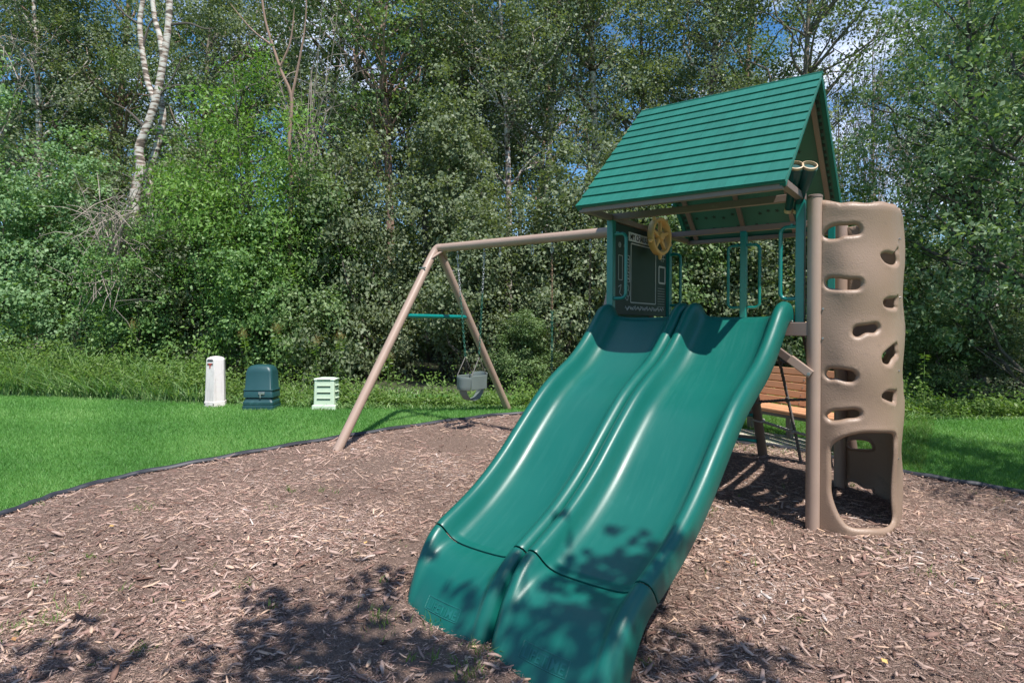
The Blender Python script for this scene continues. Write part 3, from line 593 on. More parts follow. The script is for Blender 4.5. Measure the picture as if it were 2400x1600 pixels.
# --- slides
crest = spline([(.075, 1.33), (.055, 1.40), (.01, 1.445), (-.07, 1.462), (-.17, 1.425), (-.29, 1.315), (-.44, 1.185), (-.60, 1.078), (-.79, .985), (-.97, .885), (-1.13, .768), (-1.28, .648), (-1.42, .535), (-1.56, .438), (-1.71, .352), (-1.86, .285), (-1.97, .238), (-2.05, .180), (-2.115, .09), (-2.16, -.01), (-2.195, -.12), (-2.215, -.27)], 150)
arc = np.concatenate([[0], np.cumsum(np.hypot(*np.diff(crest, axis=0).T))])
def slide_lane(xt0, xt1, xb0, xb1, rows, drop=0.):
    cs = [(-.002, -.115), (-.001, -.06), (.004, -.028), (.014, -.009), (.030, -.001), (.044, .0), (.058, -.008), (.069, -.028), (.080, -.055), (.094, -.082), (.112, -.102), (.14, -.117), (.18, -.126), (.24, -.131), (.31, -.133)]
    Vv = []; Ns = len(cs) * 2
    for i in rows:
        y, z = crest[i]; t = min(1, max(0, -y / 2.2)); xl = xt0 + (xb0 - xt0) * t; xr = xt1 + (xb1 - xt1) * t; w = xr - xl
        k = (crest[min(i + 1, len(crest) - 1)] - crest[max(i - 1, 0)]); k /= np.hypot(*k); nrm = np.array([k[1], -k[0]]) * (1 if True else -1)
        if nrm[1] < 0 and y > -2.0: nrm = -nrm
        nrm = np.array([-abs(nrm[0]) if y < -.07 else nrm[0], abs(nrm[1])])
        dd = np.interp(arc[i], [arc[0], arc[14], arc[30], arc[112], arc[128], arc[149]], [.5, .85, 1, 1, .45, .14])
        bow = np.interp(y, [-2.25, -1.95], [.13, 0]) 
        for j in range(Ns):
            u, v = cs[j] if j < len(cs) else cs[Ns - 1 - j]
            uu = u * (w / .66); x = xl + uu if j < len(cs) else xr - uu
            v2 = v * (dd if u > .05 else (1 if v > -.05 else 1))
            f = 1 - abs(2 * (x - xl) / w - 1) ** 3
            ex_ = max(0, (-y - 1.95) / .27) * (-.02 + .18 * (x + 1.4) / 1.3); Vv.append((x, y + nrm[0] * v2 - bow * f - ex_, z + nrm[1] * v2 - drop))
    R = len(rows); Fs = [(a * Ns + j, a * Ns + j + 1, (a + 1) * Ns + j + 1, (a + 1) * Ns + j) for a in range(R - 1) for j in range(Ns - 1)]
    return MB().add(Vv, Fs)
iseam = int(np.argmin(np.abs(crest[:, 0] + 1.985)))
for (a, c, d_, e_) in ((-1.44, -.742, -1.415, -.822), (-.728, -.045, -.808, -.175)):
    sb = slide_lane(a, c, d_, e_, range(0, iseam + 1)); SL = shift(part(sb, 'slide', 'slide', smooth=True, auto=False))
    sb2 = slide_lane(a, c, d_, e_, range(iseam, len(crest)), .005); sb2.v = [(x, y - .006, z) for x, y, z in sb2.v]
    LC = part(sb2, 'lower_chute', 'slide', SL, smooth=True, auto=False)
    for o in (SL, LC):
        s_ = o.modifiers.new('thick', 'SOLIDIFY'); s_.thickness = .009; s_.offset = -1; bv = o.modifiers.new('bevel', 'BEVEL'); bv.width = .003; bv.segments = 2; bv.limit_method = 'ANGLE'; bv.angle_limit = 1.0
# moulded frame with letters on the lips
def lip_pt(lane, u, t, n=.002):
    (a, c, d_, e_) = lane; i = t * 149; i0 = int(i); y, z = crest[i0] + (crest[min(i0 + 1, 149)] - crest[i0]) * (i - i0)
    tt = min(1, -y / 2.2); xl = a + (d_ - a) * tt; xr = c + (e_ - c) * tt; w = xr - xl
    k = crest[min(i0 + 2, 149)] - crest[i0 - 2]; k /= np.hypot(*k); nr = np.array([-abs(k[1]), abs(k[0])])
    dd = np.interp(arc[i0], [arc[0], arc[14], arc[30], arc[112], arc[128], arc[149]], [.5, .85, 1, 1, .45, .14]); v = -.131 * dd + n
    bow = np.interp(y, [-2.25, -1.95], [.13, 0]); f = 1 - abs(2 * u - 1) ** 3
    ex_ = max(0, (-y - 1.95) / .27) * (-.02 + .18 * (xl + w * u + 1.4) / 1.3); return Vector((xl + w * u, y + nr[0] * v - bow * f - ex_ - .006, z + nr[1] * v - .005))
slides_l = [o for o in bpy.data.objects if o.name.startswith('lower_chute')]
lanes = ((-1.44, -.742, -1.415, -.822), (-.728, -.045, -.808, -.175))
for lane, par in zip(lanes, slides_l):
    b = MB(); u0, u1, t0, t1 = .32, .70, .905, .930
    for (ua, ta), (ub, tb) in (((u0, t0), (u1, t0)), ((u1, t0), (u1, t1)), ((u1, t1), (u0, t1)), ((u0, t1), (u0, t0))):
        P = [lip_pt(lane, ua + (ub - ua) * k / 8, ta + (tb - ta) * k / 8, .0105) for k in range(9)]; b.tube(P, .0026, 5)
    part(b, 'moulded_frame', 'lipmark', par)
    tm = text_mesh('LIFETIME', 1.0, 'moulded_lettering', 'lipmark', .0)
    vs = np.array([v.co[:] for v in tm.vertices]); mxx = vs[:, 0].max(); mxy = vs[:, 1].max()
    for v in tm.vertices:
        v.co = lip_pt(lane, u0 + .02 + (u1 - u0 - .04) * v.co.x / mxx, t1 - .003 - (t1 - t0 - .008) * max(0, v.co.y) / mxy, .0118)
    link('moulded_lettering', tm, par)

# --- climbing wall
wp = spline([(.125, -.035), (.27, -.033), (.385, .02), (.468, .11), (.515, .23), (.532, .38), (.535, .58), (.515, .76), (.455, .91), (.36, 1.0), (.25, 1.035), (.135, 1.035)], 400)
ws = np.concatenate([[0], np.cumsum(np.hypot(*np.diff(wp, axis=0).T))]); WLEN = ws[-1]
def wall_xy(s): return np.interp(s, ws, wp[:, 0]), np.interp(s, ws, wp[:, 1])
def wall_n(s):
    a = wall_xy(s - .01); b_ = wall_xy(s + .01); t = np.array([b_[0] - a[0], b_[1] - a[1]]); t /= np.hypot(*t) + 1e-9; return t[1], -t[0]
tz = np.array(CAM)
def wall_sz(px, py):    # where on the wall a sight line lands (first hit)
    r = ray(px, py); best = None
    for i in range(0, 300):
        x, y = wp[i]; t = ((x - CAM[0]) * fwd.x + (y - CAM[1]) * fwd.y); p = CAM[0] + r.x * t, CAM[1] + r.y * t
        e = math.hypot(p[0] - x, p[1] - y)
        if best is None or e < best[0] - 1e-4: best = (e, ws[i], CAM[2] + r.z * t)
        if i > 150: break
    return best[1], best[2]
def hole_px(pts, k=22):
    P = [wall_sz(*p) for p in pts]; P = np.array(spline(P + P[:3], (len(P) + 2) * 9))[9:]; n = len(pts) * 9; return [tuple(p) for p in P[:n]]
C7 = lambda L_: [(1780 + a / 3.734, 340 + b / 3.734) for a, b in L_]
C4 = lambda L_: [(1650 + a / 2.613, 700 + b / 2.613) for a, b in L_]
holes = [
 hole_px(C7([(560, 790), (600, 730), (670, 700), (760, 695), (850, 690), (893, 725), (885, 775), (820, 790), (740, 795), (680, 820), (600, 822)])),
 hole_px(C7([(575, 1205), (610, 1165), (680, 1160), (780, 1172), (870, 1175), (893, 1215), (865, 1262), (780, 1270), (690, 1265), (600, 1250)])),
 hole_px(C4([(910, 205), (935, 170), (1000, 160), (1060, 153), (1080, 180), (1055, 210), (1000, 212), (950, 235), (920, 230)])),
 hole_px(C4([(742, 462), (760, 432), (800, 428), (860, 432), (915, 445), (935, 475), (915, 508), (870, 510), (810, 492), (765, 490)])),
 hole_px(C4([(750, 715), (790, 688), (860, 682), (935, 678), (965, 698), (950, 730), (880, 738), (820, 748), (775, 745)])),
 hole_px(C7([(1108, 965), (1140, 945), (1175, 955), (1198, 915), (1206, 960), (1200, 1020), (1170, 1042), (1130, 1020)])),
 hole_px(C7([(1118, 1375), (1140, 1348), (1180, 1345), (1218, 1335), (1216, 1390), (1190, 1420), (1140, 1415)])),
 hole_px(C4([(1112, 345), (1140, 310), (1170, 285), (1187, 320), (1180, 345), (1155, 365), (1138, 395), (1115, 385)])),
 hole_px(C4([(1115, 590), (1135, 570), (1160, 572), (1185, 572), (1188, 610), (1165, 632), (1125, 612)])),
 hole_px(C4([(780, 900), (850, 850), (950, 825), (1050, 820), (1150, 822), (1185, 850), (1180, 920), (1190, 1000), (1185, 1100), (1180, 1250), (1165, 1350), (1130, 1400), (1020, 1410), (900, 1400), (840, 1350), (800, 1270), (775, 1180), (775, 1080), (770, 980)])),
]
for _j in (5, 6, 7, 8):
    hq = np.array(holes[_j]); hm_ = hq.mean(0); holes[_j] = [tuple(q) for q in (hq - hm_) * np.array([1.45, 1.15]) + hm_]
def oval(s, z, a, b_, sk=.15): return [(s + a * math.cos(q) + sk * b_ * math.sin(2 * q), z + b_ * math.sin(q) + .2 * b_ * math.cos(2 * q)) for q in np.linspace(0, 2 * math.pi, 28, endpoint=False)]
def back_px(pts):
    out = []
    for px, py in pts:
        r = ray(px, py); best = None
        for i in range(250, 400):
            x, y = wp[i]; t = ((x - CAM[0]) * fwd.x + (y - CAM[1]) * fwd.y); e = math.hypot(CAM[0] + r.x * t - x, CAM[1] + r.y * t - y)
            if best is None or e < best[0]: best = (e, ws[i], CAM[2] + r.z * t)
        out.append(best[1:])
    P = np.array(spline(out + out[:3], (len(out) + 2) * 5))[5:]; return [tuple(p) for p in P[:len(out) * 5]]
holes.append(back_px(C4([(878, 880), (900, 862), (960, 860), (1020, 872), (1040, 900), (1035, 918), (980, 918), (910, 915), (885, 905)])))
holes.append(back_px(C4([(880, 1135), (895, 1115), (935, 1125), (980, 1155), (1030, 1165), (1038, 1200), (1020, 1215), (960, 1200), (905, 1170)])))
for s, z in ((1.02, 1.72), (1.05, 1.28), (1.0, .86), (1.36, 1.93), (1.38, 1.52), (1.36, 1.1)): holes.append(oval(s, z, .085, .042))
def zbot(s):
    x, y = wall_xy(s); return float(gz(x, y)) - .03
def ztop(s): return 2.09 + .004 * math.sin(s * 19) + .004 * math.sin(s * 37 + 1) - .03 * math.exp(-((s - .72) / .1) ** 2) * 0 + (.03 if s < .12 else 0) * (1 - s / .12)
N_ = 60
outer = [(s, zbot(s)) for s in np.linspace(0, WLEN, N_)] + [(WLEN, z) for z in np.linspace(.1, 2.0, 40)] + [(s, ztop(s)) for s in np.linspace(WLEN, 0, N_ * 2)] + [(0, z) for z in np.linspace(2.0, .1, 40)]
HA = [np.array(h) for h in holes]; HB = [(h[:, 0].min(), h[:, 0].max(), h[:, 1].min(), h[:, 1].max()) for h in HA]
def hole_dist(s, z):
    d = 9
    for h in HA:
        q = np.min(np.hypot(h[:, 0] - s, h[:, 1] - z))
        if q < d: d = q
    return d
def in_hole(s, z):
    for h, bb_ in zip(HA, HB):
        if not (bb_[0] <= s <= bb_[1] and bb_[2] <= z <= bb_[3]): continue
        x1, y1 = h[:, 0], h[:, 1]; x2, y2 = np.roll(x1, -1), np.roll(y1, -1); k = (y1 > z) != (y2 > z)
        if np.count_nonzero(s < (x2[k] - x1[k]) * (z - y1[k]) / (y2[k] - y1[k]) + x1[k]) % 2: return True
    return False
pts = [Vector(p) for p in outer]; faces = [list(range(len(pts)))]
edges = []; 
for h in holes:
    o = len(pts); pts += [Vector(p) for p in h]; edges += [(o + i, o + (i + 1) % len(h)) for i in range(len(h))]
    # two rings round each hole carry the rolled lip
    c = np.mean(h, axis=0)
    for off_ in (.006, .014, .024):
        hh = np.array(h); tg = np.roll(hh, -1, 0) - np.roll(hh, 1, 0); tg /= np.hypot(tg[:, 0], tg[:, 1])[:, None] + 1e-9; nn = np.stack([tg[:, 1], -tg[:, 0]], 1)
        ar = .5 * np.sum(hh[:, 0] * np.roll(hh[:, 1], -1) - np.roll(hh[:, 0], -1) * hh[:, 1]); nn *= 1 if ar > 0 else -1
        for p in hh + nn * off_:
            if 0.01 < p[0] < WLEN - .01 and zbot(p[0]) + .01 < p[1] < 2.04 and hole_dist(*p) > off_ * .8 and not in_hole(*p): pts.append(Vector(p))
for s in np.arange(.015, WLEN - .01, .024):
    for z in np.arange(-.05, 2.1, .024):
        if zbot(s) + .015 < z < ztop(s) - .012 and hole_dist(s, z) > .026 and not in_hole(s, z): pts.append(Vector((s, z)))
r3_ = delaunay_2d_cdt(pts, edges, faces, 1, 1e-5)
VV = []; 
for p in r3_[0]:
    s, z = p.x, p.y; x, y = wall_xy(s); nx, ny = wall_n(s); hd = hole_dist(s, z)
    ed = min(s, WLEN - s, ztop(s) - z, z - zbot(s) + .02)
    wv = (1 - .6 * math.exp(-((s - .70) / .22) ** 2)) * (.009 * math.sin(z * 11.5 + 1.6 * math.sin(s * 4.2) + .6) + .003 * math.sin(s * 11 + z * 4)) * min(1, max(0, (s - .02) / .12)) * min(1, max(0, (WLEN - s) / .12))
    roll = -.017 * math.exp(-(hd / .0085) ** 2) + .002 * math.exp(-((hd - .02) / .012) ** 2) - .012 * math.exp(-(max(0, ztop(s) - z) / .01) ** 2)
    k = wv + roll; VV.append((x + nx * k, y + ny * k, z))
FF = []
for f in r3_[2]:
    c = sum((r3_[0][i] for i in f), Vector((0, 0))) / len(f)
    if not in_hole(c.x, c.y): FF.append(tuple(f))
cwm = MB().add(VV, FF); CW = shift(part(cwm, 'climbing_wall', 'tanplastic', smooth=True, auto=False))
sd_ = CW.modifiers.new('thick', 'SOLIDIFY'); sd_.thickness = .010; sd_.offset = 0
print('wall', len(VV), WLEN)
for y in (-.03, 1.035):
    g = float(gz(.09, y)); b = MB(); b.tube([(.09, y, g - .02), (.09, y, 2.14)], .0445, 24); wpst = shift(part(b, 'wall_post', 'tanpost', smooth=True))
    b = MB(); b.tube([(.09, y, 2.142), (.09, y, 2.155), (.09, y, 2.16)], [.047, .047, .04], 24); part(b, 'post_cap', 'brown', wpst, smooth=True)
for s, z in ((.60, 1.88), (.60, 1.02), (.60, .45), (.02, 1.23), (.02, 1.42), (.63, 1.5)):
    x, y = wall_xy(s); nx, ny = wall_n(s); b = MB(); b.tube([(x, y, z), (x + nx * .014, y + ny * .014, z)], .006, 8); part(b, 'bolt', 'zinc', CW, smooth=True)

# --- cargo net behind
def rope(parent, P, mat, r=.012, name='rope'):
    P = spline(P, max(12, int(sum((Vector(P[i + 1]) - Vector(P[i])).length for i in range(len(P) - 1)) / .012))); b = MB()
    P = [Vector(p) for p in P]
    for ph in (0, 1, 2):
        Q = []
        for i, p in enumerate(P):
            t = (P[min(i + 1, len(P) - 1)] - P[max(i - 1, 0)]).normalized(); u = t.cross(Vector((.3, .2, .9))).normalized(); w = t.cross(u); a = i * .75 + ph * 2.094; Q.append(p + (u * math.cos(a) + w * math.sin(a)) * r * .6)
        b.tube(Q, r * .62, 5)
    return part(b, name, mat, parent, smooth=True, auto=False)
def net_pt(u, z, off_=0):
    t = (ZD - z) / ZD; a = Vector((-TL / 2 + .10 * t, TW + .03 + .32 * t, z)); c = Vector((.0 + .15 * t, TW + .03 + .32 * t, z)); return a + (c - a) * u + Vector((0, off_, 0))
NET = link('cargo_net', MB().box((-.35, TW + .06, ZD - .06), (.6, .02, .03)).mesh('cargo_net', 'dbrown'), PS); shift(NET)
for u in (.33, .66):
    rope(NET, [net_pt(u, 1.28), net_pt(u + .03, .95, .0), net_pt(u + .055, .60, .03), net_pt(u + .09, .3), net_pt(u + .10, .10)], 'rope')
for z, dz, mt in ((1.02, -.03, 'rope'), (.62, .04, 'rope'), (.45, -.07, 'ropelight'), (.10, -.02, 'rope')):
    rope(NET, [net_pt(0, z), net_pt(.2, z + dz * .5), net_pt(.38, z + dz), net_pt(.68, z + dz * 1.4), net_pt(1, z + dz * .6)], mt)
    for u, zz in ((.38, z + dz), (.72, z + dz * 1.4)):
        b = MB(); b.tube([net_pt(u, zz) + Vector((.014 * math.cos(a), 0.01 * math.sin(a * 2), .018 * math.sin(a))) for a in np.linspace(0, 6.28, 9)[:-1]], .009, 6, closed=True); part(b, 'knot', mt, NET, smooth=True)
    for u in (0, 1):
        c = net_pt(u, z); b = MB(); b.tube([c + Vector((.052 * math.cos(a), .052 * math.sin(a), .008 * math.sin(2 * a))) for a in np.linspace(0, 6.28, 17)[:-1]], .009, 6, closed=True); part(b, 'lashing', mt, NET, smooth=True)

# --- swing frame
SX, SXA, YB = -3.87, -1.53, .585; ZB = 2.15; SPR = 1.36
b = MB(); b.tube([(SX + .0, YB, ZB), (-1.46, YB, ZB)], .047, 20)
SB = shift(part(b, 'swing_beam', 'tanpost', smooth=True))
for x in (SX, SXA):
    for s in (-1, 1):
        SP_ = SPR if x == SX else 1.12; fy = YB + s * SP_; g = float(gz(x, fy)) - .03; b = MB()
        P = spline([(x + (.10 if x == SX else .0), YB, ZB), (x + .02, YB + s * .02, ZB - .005), (x, YB + s * .075, ZB - .085), (x, YB + s * .16, ZB - .085 - (.085) * (ZB - g) / SP_)], 10)
        P = [Vector(p) for p in P] + [Vector((x, fy, g))]
        b.tube(P, .045, 18); lg = shift(part(b, 'swing_leg', 'tanpost', smooth=True))
        b = MB(); c = Vector((x, YB + s * .23, ZB - .235)); b.tube([c + Vector((-.05, 0, 0)), c + Vector((.05, 0, 0))], .008, 8); part(b, 'bolt', 'zinc', lg, smooth=True)
    b = MB(); b.bar((x + .02, YB - .12, ZB - .12), (x + .10, YB + .0, ZB - .02), .012, .05, up=(1, 0, 0)); b.bar((x + .02, YB + .12, ZB - .12), (x + .10, YB + .0, ZB - .02), .012, .05, up=(1, 0, 0)); shift(part(b, 'gusset', 'tanpost', bevel=.003))
zc = 1.39; k = (ZB - zc) / (ZB - .15) * SPR
b = MB(); b.tube([(SX, YB - k + .03, zc), (SX, YB + k - .03, zc)], .024, 14); shift(part(b, 'cross_bar', 'teal', smooth=True))
b = MB(); k *= 1.12 / SPR; b.tube([(SXA, YB - k + .03, zc), (SXA, YB + k - .03, zc)], .024, 14); shift(part(b, 'cross_bar', 'teal', smooth=True))
def beam_x(px):
    r = ray(px, 570); t = (YB - CAM[1]) / r.y; return CAM[0] + r.x * t
hx = {n: beam_x(p) for n, p in (('a', 1073), ('b', 1135), ('c', 1172), ('d', 1248), ('e', 1294), ('f', 1384))}
hook = MB(); hook.tube([(0, 0, .05), (0, 0, 0)], .009, 8); hook.tube([(.013 * math.cos(a), 0, -.035 + .032 * math.sin(a)) for a in np.linspace(0, 6.28, 15)[:-1]], .004, 6, closed=True)
hm = hook.mesh('hook', 'zinc', True)
for n_, x in hx.items():
    o = link('hook', hm, SB); o.location = (x, YB, ZB - .085)

# --- swings hanging from it
def chain(parent, a, b_, mat_a, mat_b, split=.35, name='chain'):
    a, b_ = Vector(a), Vector(b_); d = b_ - a; n = int(d.length / .026); t = d.normalized(); u = t.orthogonal().normalized(); w = t.cross(u)
    for mt, r0, r1 in ((mat_a, 0, split), (mat_b, split, 1)):
        b = MB()
        for i in range(int(n * r0), int(n * r1)):
            c = a + t * (i + .5) * .026; q = u if i % 2 else w
            b.tube([c + q * .0095 * math.cos(s) + t * .018 * math.sin(s) for s in np.linspace(0, 2 * math.pi, 9)[:-1]], .0034, 5, closed=True)
        if b.v: part(b, name, mt, parent, smooth=True, auto=False)
zt = ZB - .16
seatx = beam_x(1073) * .5 + beam_x(1135) * .5 + .03
sc = at(1098, 912, 6.75); sc = Vector((seatx, YB, .635))
SW = thing('bucket_swing', 'grey green rubber bucket swing hanging on chains from the tan beam', 'swing', sc)
def loc(v): return Vector(v) - sc
# moulded bucket: front and back shields joined by a sling
b = MB()
def shell(y0, z0, z1, w0, w1, th, bulge):
    n = 9; Vv = []
    for k in range(2):
        for zz in np.linspace(0, 1, 5):
            for i in range(n):
                q = i / (n - 1) * 2 - 1; w = w0 + (w1 - w0) * zz; Vv.append((q * w, y0 + bulge * (1 - q * q) + k * th, z0 + (z1 - z0) * zz - .012 * q * q * (1 if zz == 1 else 0)))
    Fs = []
    m = 5 * n
    for r in range(4):
        for i in range(n - 1): Fs += [(r * n + i, r * n + i + 1, (r + 1) * n + i + 1, (r + 1) * n + i), (m + r * n + i, m + (r + 1) * n + i, m + (r + 1) * n + i + 1, m + r * n + i + 1)]
    for i in range(n - 1): Fs += [(i, m + i, m + i + 1, i + 1), (4 * n + i, 4 * n + i + 1, m + 4 * n + i + 1, m + 4 * n + i)]
    for r in range(4): Fs += [(r * n, (r + 1) * n, m + (r + 1) * n, m + r * n), (r * n + n - 1, m + r * n + n - 1, m + (r + 1) * n + n - 1, (r + 1) * n + n - 1)]
    return Vv, Fs
b.add(*shell(-.13, -.02, .12, .085, .105, .012, -.05)); part(b, 'front_shield', 'rubber', SW, bevel=.003, smooth=True)
b = MB(); b.add(*shell(.12, -.02, .16, .09, .11, .012, .05)); part(b, 'back_shield', 'rubber', SW, bevel=.003, smooth=True)
for s in (-1, 1):
    b = MB(); b.box((s * .10, 0, .055), (.014, .25, .15)); part(b, 'side_panel', 'rubber', SW, bevel=.02)
b = MB(); P = [(-.17, 0), (-.14, -.06), (-.09, -.11), (0, -.13), (.09, -.11), (.14, -.06), (.17, 0)]
b.loft([[Vector((-.05, y, z)), Vector((.05, y, z)), Vector((.05, y, z - .014)), Vector((-.05, y, z - .014))] for y, z in [(p[0] * .9, p[1]) for p in P]]); part(b, 'seat_sling', 'rubber', SW, bevel=.003)
for s, x, cc in ((-1, hx['a'], 0), (1, hx['b'], 1)):
    piv = loc((seatx + s * .095, YB, .635 + .32)); chain(SW, loc((x, YB, zt)), piv, 'zinc', 'chaincoat', .36)
    for q in (-1, 1):
        b = MB(); b.tube([piv, Vector((s * .10, q * .12, .13))], .005, 6); part(b, 'strap', 'benchmetal', SW)
ex_, fx_ = hx['e'], hx['f']; zs_ = .60
BS = thing('belt_swing', 'swing on rusty chains between the bucket swing and the tower, seat hidden behind the slide', 'swing', ((ex_ + fx_) / 2, YB, zs_))
l2 = lambda v: Vector(v) - Vector(((ex_ + fx_) / 2, YB, zs_))
for x, s in ((ex_, -1), (fx_, 1)):
    chain(BS, l2((x, YB, zt)), l2((x + s * -.01, YB, zs_ + .03)), 'rust', 'chaincoat', .42)
b = MB(); w = (fx_ - ex_) / 2; b.loft([[Vector((x * w, -.07, -.08 * (1 - x * x))), Vector((x * w, .07, -.08 * (1 - x * x))), Vector((x * w, .07, -.08 * (1 - x * x) + .012)), Vector((x * w, -.07, -.08 * (1 - x * x) + .012))] for x in np.linspace(-1, 1, 13)]); part(b, 'belt_seat', 'dkgreen', BS, bevel=.003)

# ------------------------------------------------------------------ bench
BD = Vector((-.866, .5, 0)); BNn = Vector((.5, .866, 0)); bp0 = Vector((-.37, 1.99, 0)) - BD * .42
BE = thing('park_bench', 'park bench with orange brown slats behind the cargo net, on a concrete pad', 'bench', (bp0.x, bp0.y, float(gz(bp0.x, bp0.y)) + .02))
BE.rotation_euler.z = math.atan2(BD.y, BD.x)          # local x runs along the bench, local y is towards the front
LB = 1.55
z0 = .47 - BE.location.z
for i, (y, z, w, h) in enumerate(((-.03, z0 - .018, .10, .045), (-.145, z0 - .01, .11, .035), (-.265, z0 - .01, .11, .035))):
    b = MB(); b.box((LB / 2, y, z), (LB, w, h)); part(b, 'seat_slat', 'bench', BE, bevel=.014)
for i in range(5):
    z = z0 + .045 + i * .078; y = -.37 - .09 * (i / 4.)
    b = MB(); b.box((LB / 2, y, z), (LB, .032, .073), Matrix.Rotation(math.radians(14), 3, 'X')); s = part(b, 'back_slat', 'bench', BE, bevel=.007)
    for x in (.24, LB - .24, LB * .5):
        b = MB(); b.tube([(x, y + .017, z), (x, y + .021, z)], .007, 8); part(b, 'bolt', 'zinc', s, smooth=True)
for x in (.24, LB * .5, LB - .24):
    b = MB(); b.bar((x, -.03, z0 - .05), (x, -.40, z0 - .05), .04, .04); b.bar((x, -.39, z0 - .06), (x, -.485, z0 + .40), .045, .03, up=(0, 1, 0)); b.bar((x, -.22, z0 - .06), (x, -.22, 0), .06, .05, up=(0, 1, 0)); b.box((x, -.22, .006), (.14, .2, .012)); part(b, 'support', 'benchmetal', BE, bevel=.004)
b = MB(); b.box((LB / 2, -.0, z0 - .055), (LB - .1, .03, .03)); part(b, 'front_rail', 'benchmetal', BE, bevel=.003)

# ------------------------------------------------------------------ utility pedestals
def hexring(r, z, n=6, rot=.3, sx=1, sy=1): return [Vector((r * sx * math.cos(rot + 2 * math.pi * k / n), r * sy * math.sin(rot + 2 * math.pi * k / n), z)) for k in range(n)]
g = G(505, 951); dd = (g.x - CAM[0]) * fwd.x + (g.y - CAM[1]) * fwd.y; pxm = dd / F
face = math.atan2(-(CAM[1] - g.y), -(CAM[0] - g.x)) + math.pi
H = 117 * pxm; P1 = thing('utility_pedestal', 'tall white tapered utility pedestal with dirt streaks, leftmost of the three at the wood edge', 'utility box', g, face - .15)
R = 23 * pxm
b = MB(); b.loft([hexring(R * 1.12, 0, rot=.0), hexring(R * 1.10, H * .11, rot=.0)]); part(b, 'base', 'pedwhite', P1, bevel=.006)
b = MB(); b.loft([hexring(R * 1.04, H * .105, rot=0), hexring(R * .93, H * .93, rot=0), hexring(R * .82, H * .965, rot=0), hexring(R * .45, H * .99, rot=0), hexring(R * .05, H, rot=0)]); bd = part(b, 'body', 'pedwhite', P1, bevel=.006)
# the markings lie on the wide face that looks towards the camera
fa = -math.pi / 6 
def pface(u, z, n=.003):
    r = R * (1.04 + (.93 - 1.04) * (z / H - .105) / .825) * math.cos(math.pi / 6) + n; c = Vector((math.cos(fa), math.sin(fa), 0)); t = Vector((-math.sin(fa), math.cos(fa), 0)); return c * r + t * u + Vector((0, 0, z))
b = MB(); b.bar(pface(-R * .32, H * .915), pface(R * .32, H * .915), .004, H * .022, up=(0, 0, 1)); part(b, 'vent_slot', 'slot', P1); b = MB(); b.bar(pface(-R * .30, H * .945), pface(R * .30, H * .945), .004, H * .008); part(b, 'vent_slot', 'slot', P1)
for k in range(5):
    b = MB(); b.box(pface((k - 2) * R * .13, H * .845), (.006, R * .09, H * .032), Matrix.Rotation(fa, 3, 'Z')); part(b, 'mark', 'ink' if k in (0, 4) else 'red', P1)
for k in range(2):
    b = MB(); b.box(pface(0, H * (.812 - .030 * k)), (.006, R * .10, H * .026), Matrix.Rotation(fa, 3, 'Z')); part(b, 'mark', 'red', P1)
for s in (-.4, .5):
    b = MB(); b.box(pface(s * R * 1.1, H * .06, .012), (.008, R * .08, H * .02), Matrix.Rotation(fa, 3, 'Z')); part(b, 'bolt', 'ink', P1)

def rrect(w, d, r, z, n=4):
    out = []
    for cx_, cy_, a0 in ((w - r, d - r, 0), (-w + r, d - r, 90), (-w + r, -d + r, 180), (w - r, -d + r, 270)):
        for k in range(n + 1): a = math.radians(a0 + 90 * k / n); out.append(Vector((cx_ + r * math.cos(a), cy_ + r * math.sin(a), z)))
    return out
g = G(614, 957); dd = (g.x - CAM[0]) * fwd.x + (g.y - CAM[1]) * fwd.y; pxm = dd / F; H = 103 * pxm; R = 36 * pxm
face = math.atan2(g.y - CAM[1], g.x - CAM[0]) + math.pi / 2
P2 = thing('utility_pedestal', 'dark green domed utility pedestal with metal latch, between the white and pale green ones', 'utility box', g, face - .36)
D_ = R * .8
b = MB(); b.loft([rrect(R * 1.0, D_, .03, -.02), rrect(R * .99, D_ * .98, .03, H * .09), rrect(R * .93, D_ * .92, .03, H * .10)]); part(b, 'base', 'peddark', P2, bevel=.004)
b = MB(); b.loft([rrect(R * .97, D_ * .97, .03, H * .105), rrect(R * .97, D_ * .97, .03, H * .17), rrect(R * .88, D_ * .87, .03, H * .225), rrect(R * .86, D_ * .86, .03, H * .26)]); part(b, 'skirt', 'peddark', P2, bevel=.004)
b = MB(); b.loft([rrect(R * .95, D_ * .95, .03, H * .28), rrect(R * .92, D_ * .92, .03, H * .44), rrect(R * .88, D_ * .88, .03, H * .455), rrect(R * .84, D_ * .84, .04, H * .84), rrect(R * .76, D_ * .76, .05, H * .93), rrect(R * .62, D_ * .62, .05, H * .98), rrect(R * .4, D_ * .4, .04, H)]); cv = part(b, 'cover', 'peddark', P2, smooth=True)
b = MB(); b.box((0, 0, H * .27), (R * 1.55, D_ * 1.55, H * .03)); part(b, 'gap', 'slot', P2)
b = MB(); b.loft([rrect(R * .965, D_ * .965, .03, H * .43), rrect(R * .955, D_ * .955, .03, H * .46)]); part(b, 'band', 'peddark', P2, bevel=.003)
fy = D_ * .95
b = MB(); b.box((-R * .25, fy + .004, H * .375), (R * .40, .012, H * .06)); part(b, 'latch', 'zinc', P2, bevel=.004); b = MB(); b.box((-R * .18, fy + .006, H * .315), (R * .10, .012, H * .08)); part(b, 'latch', 'zinc', P2, bevel=.003)

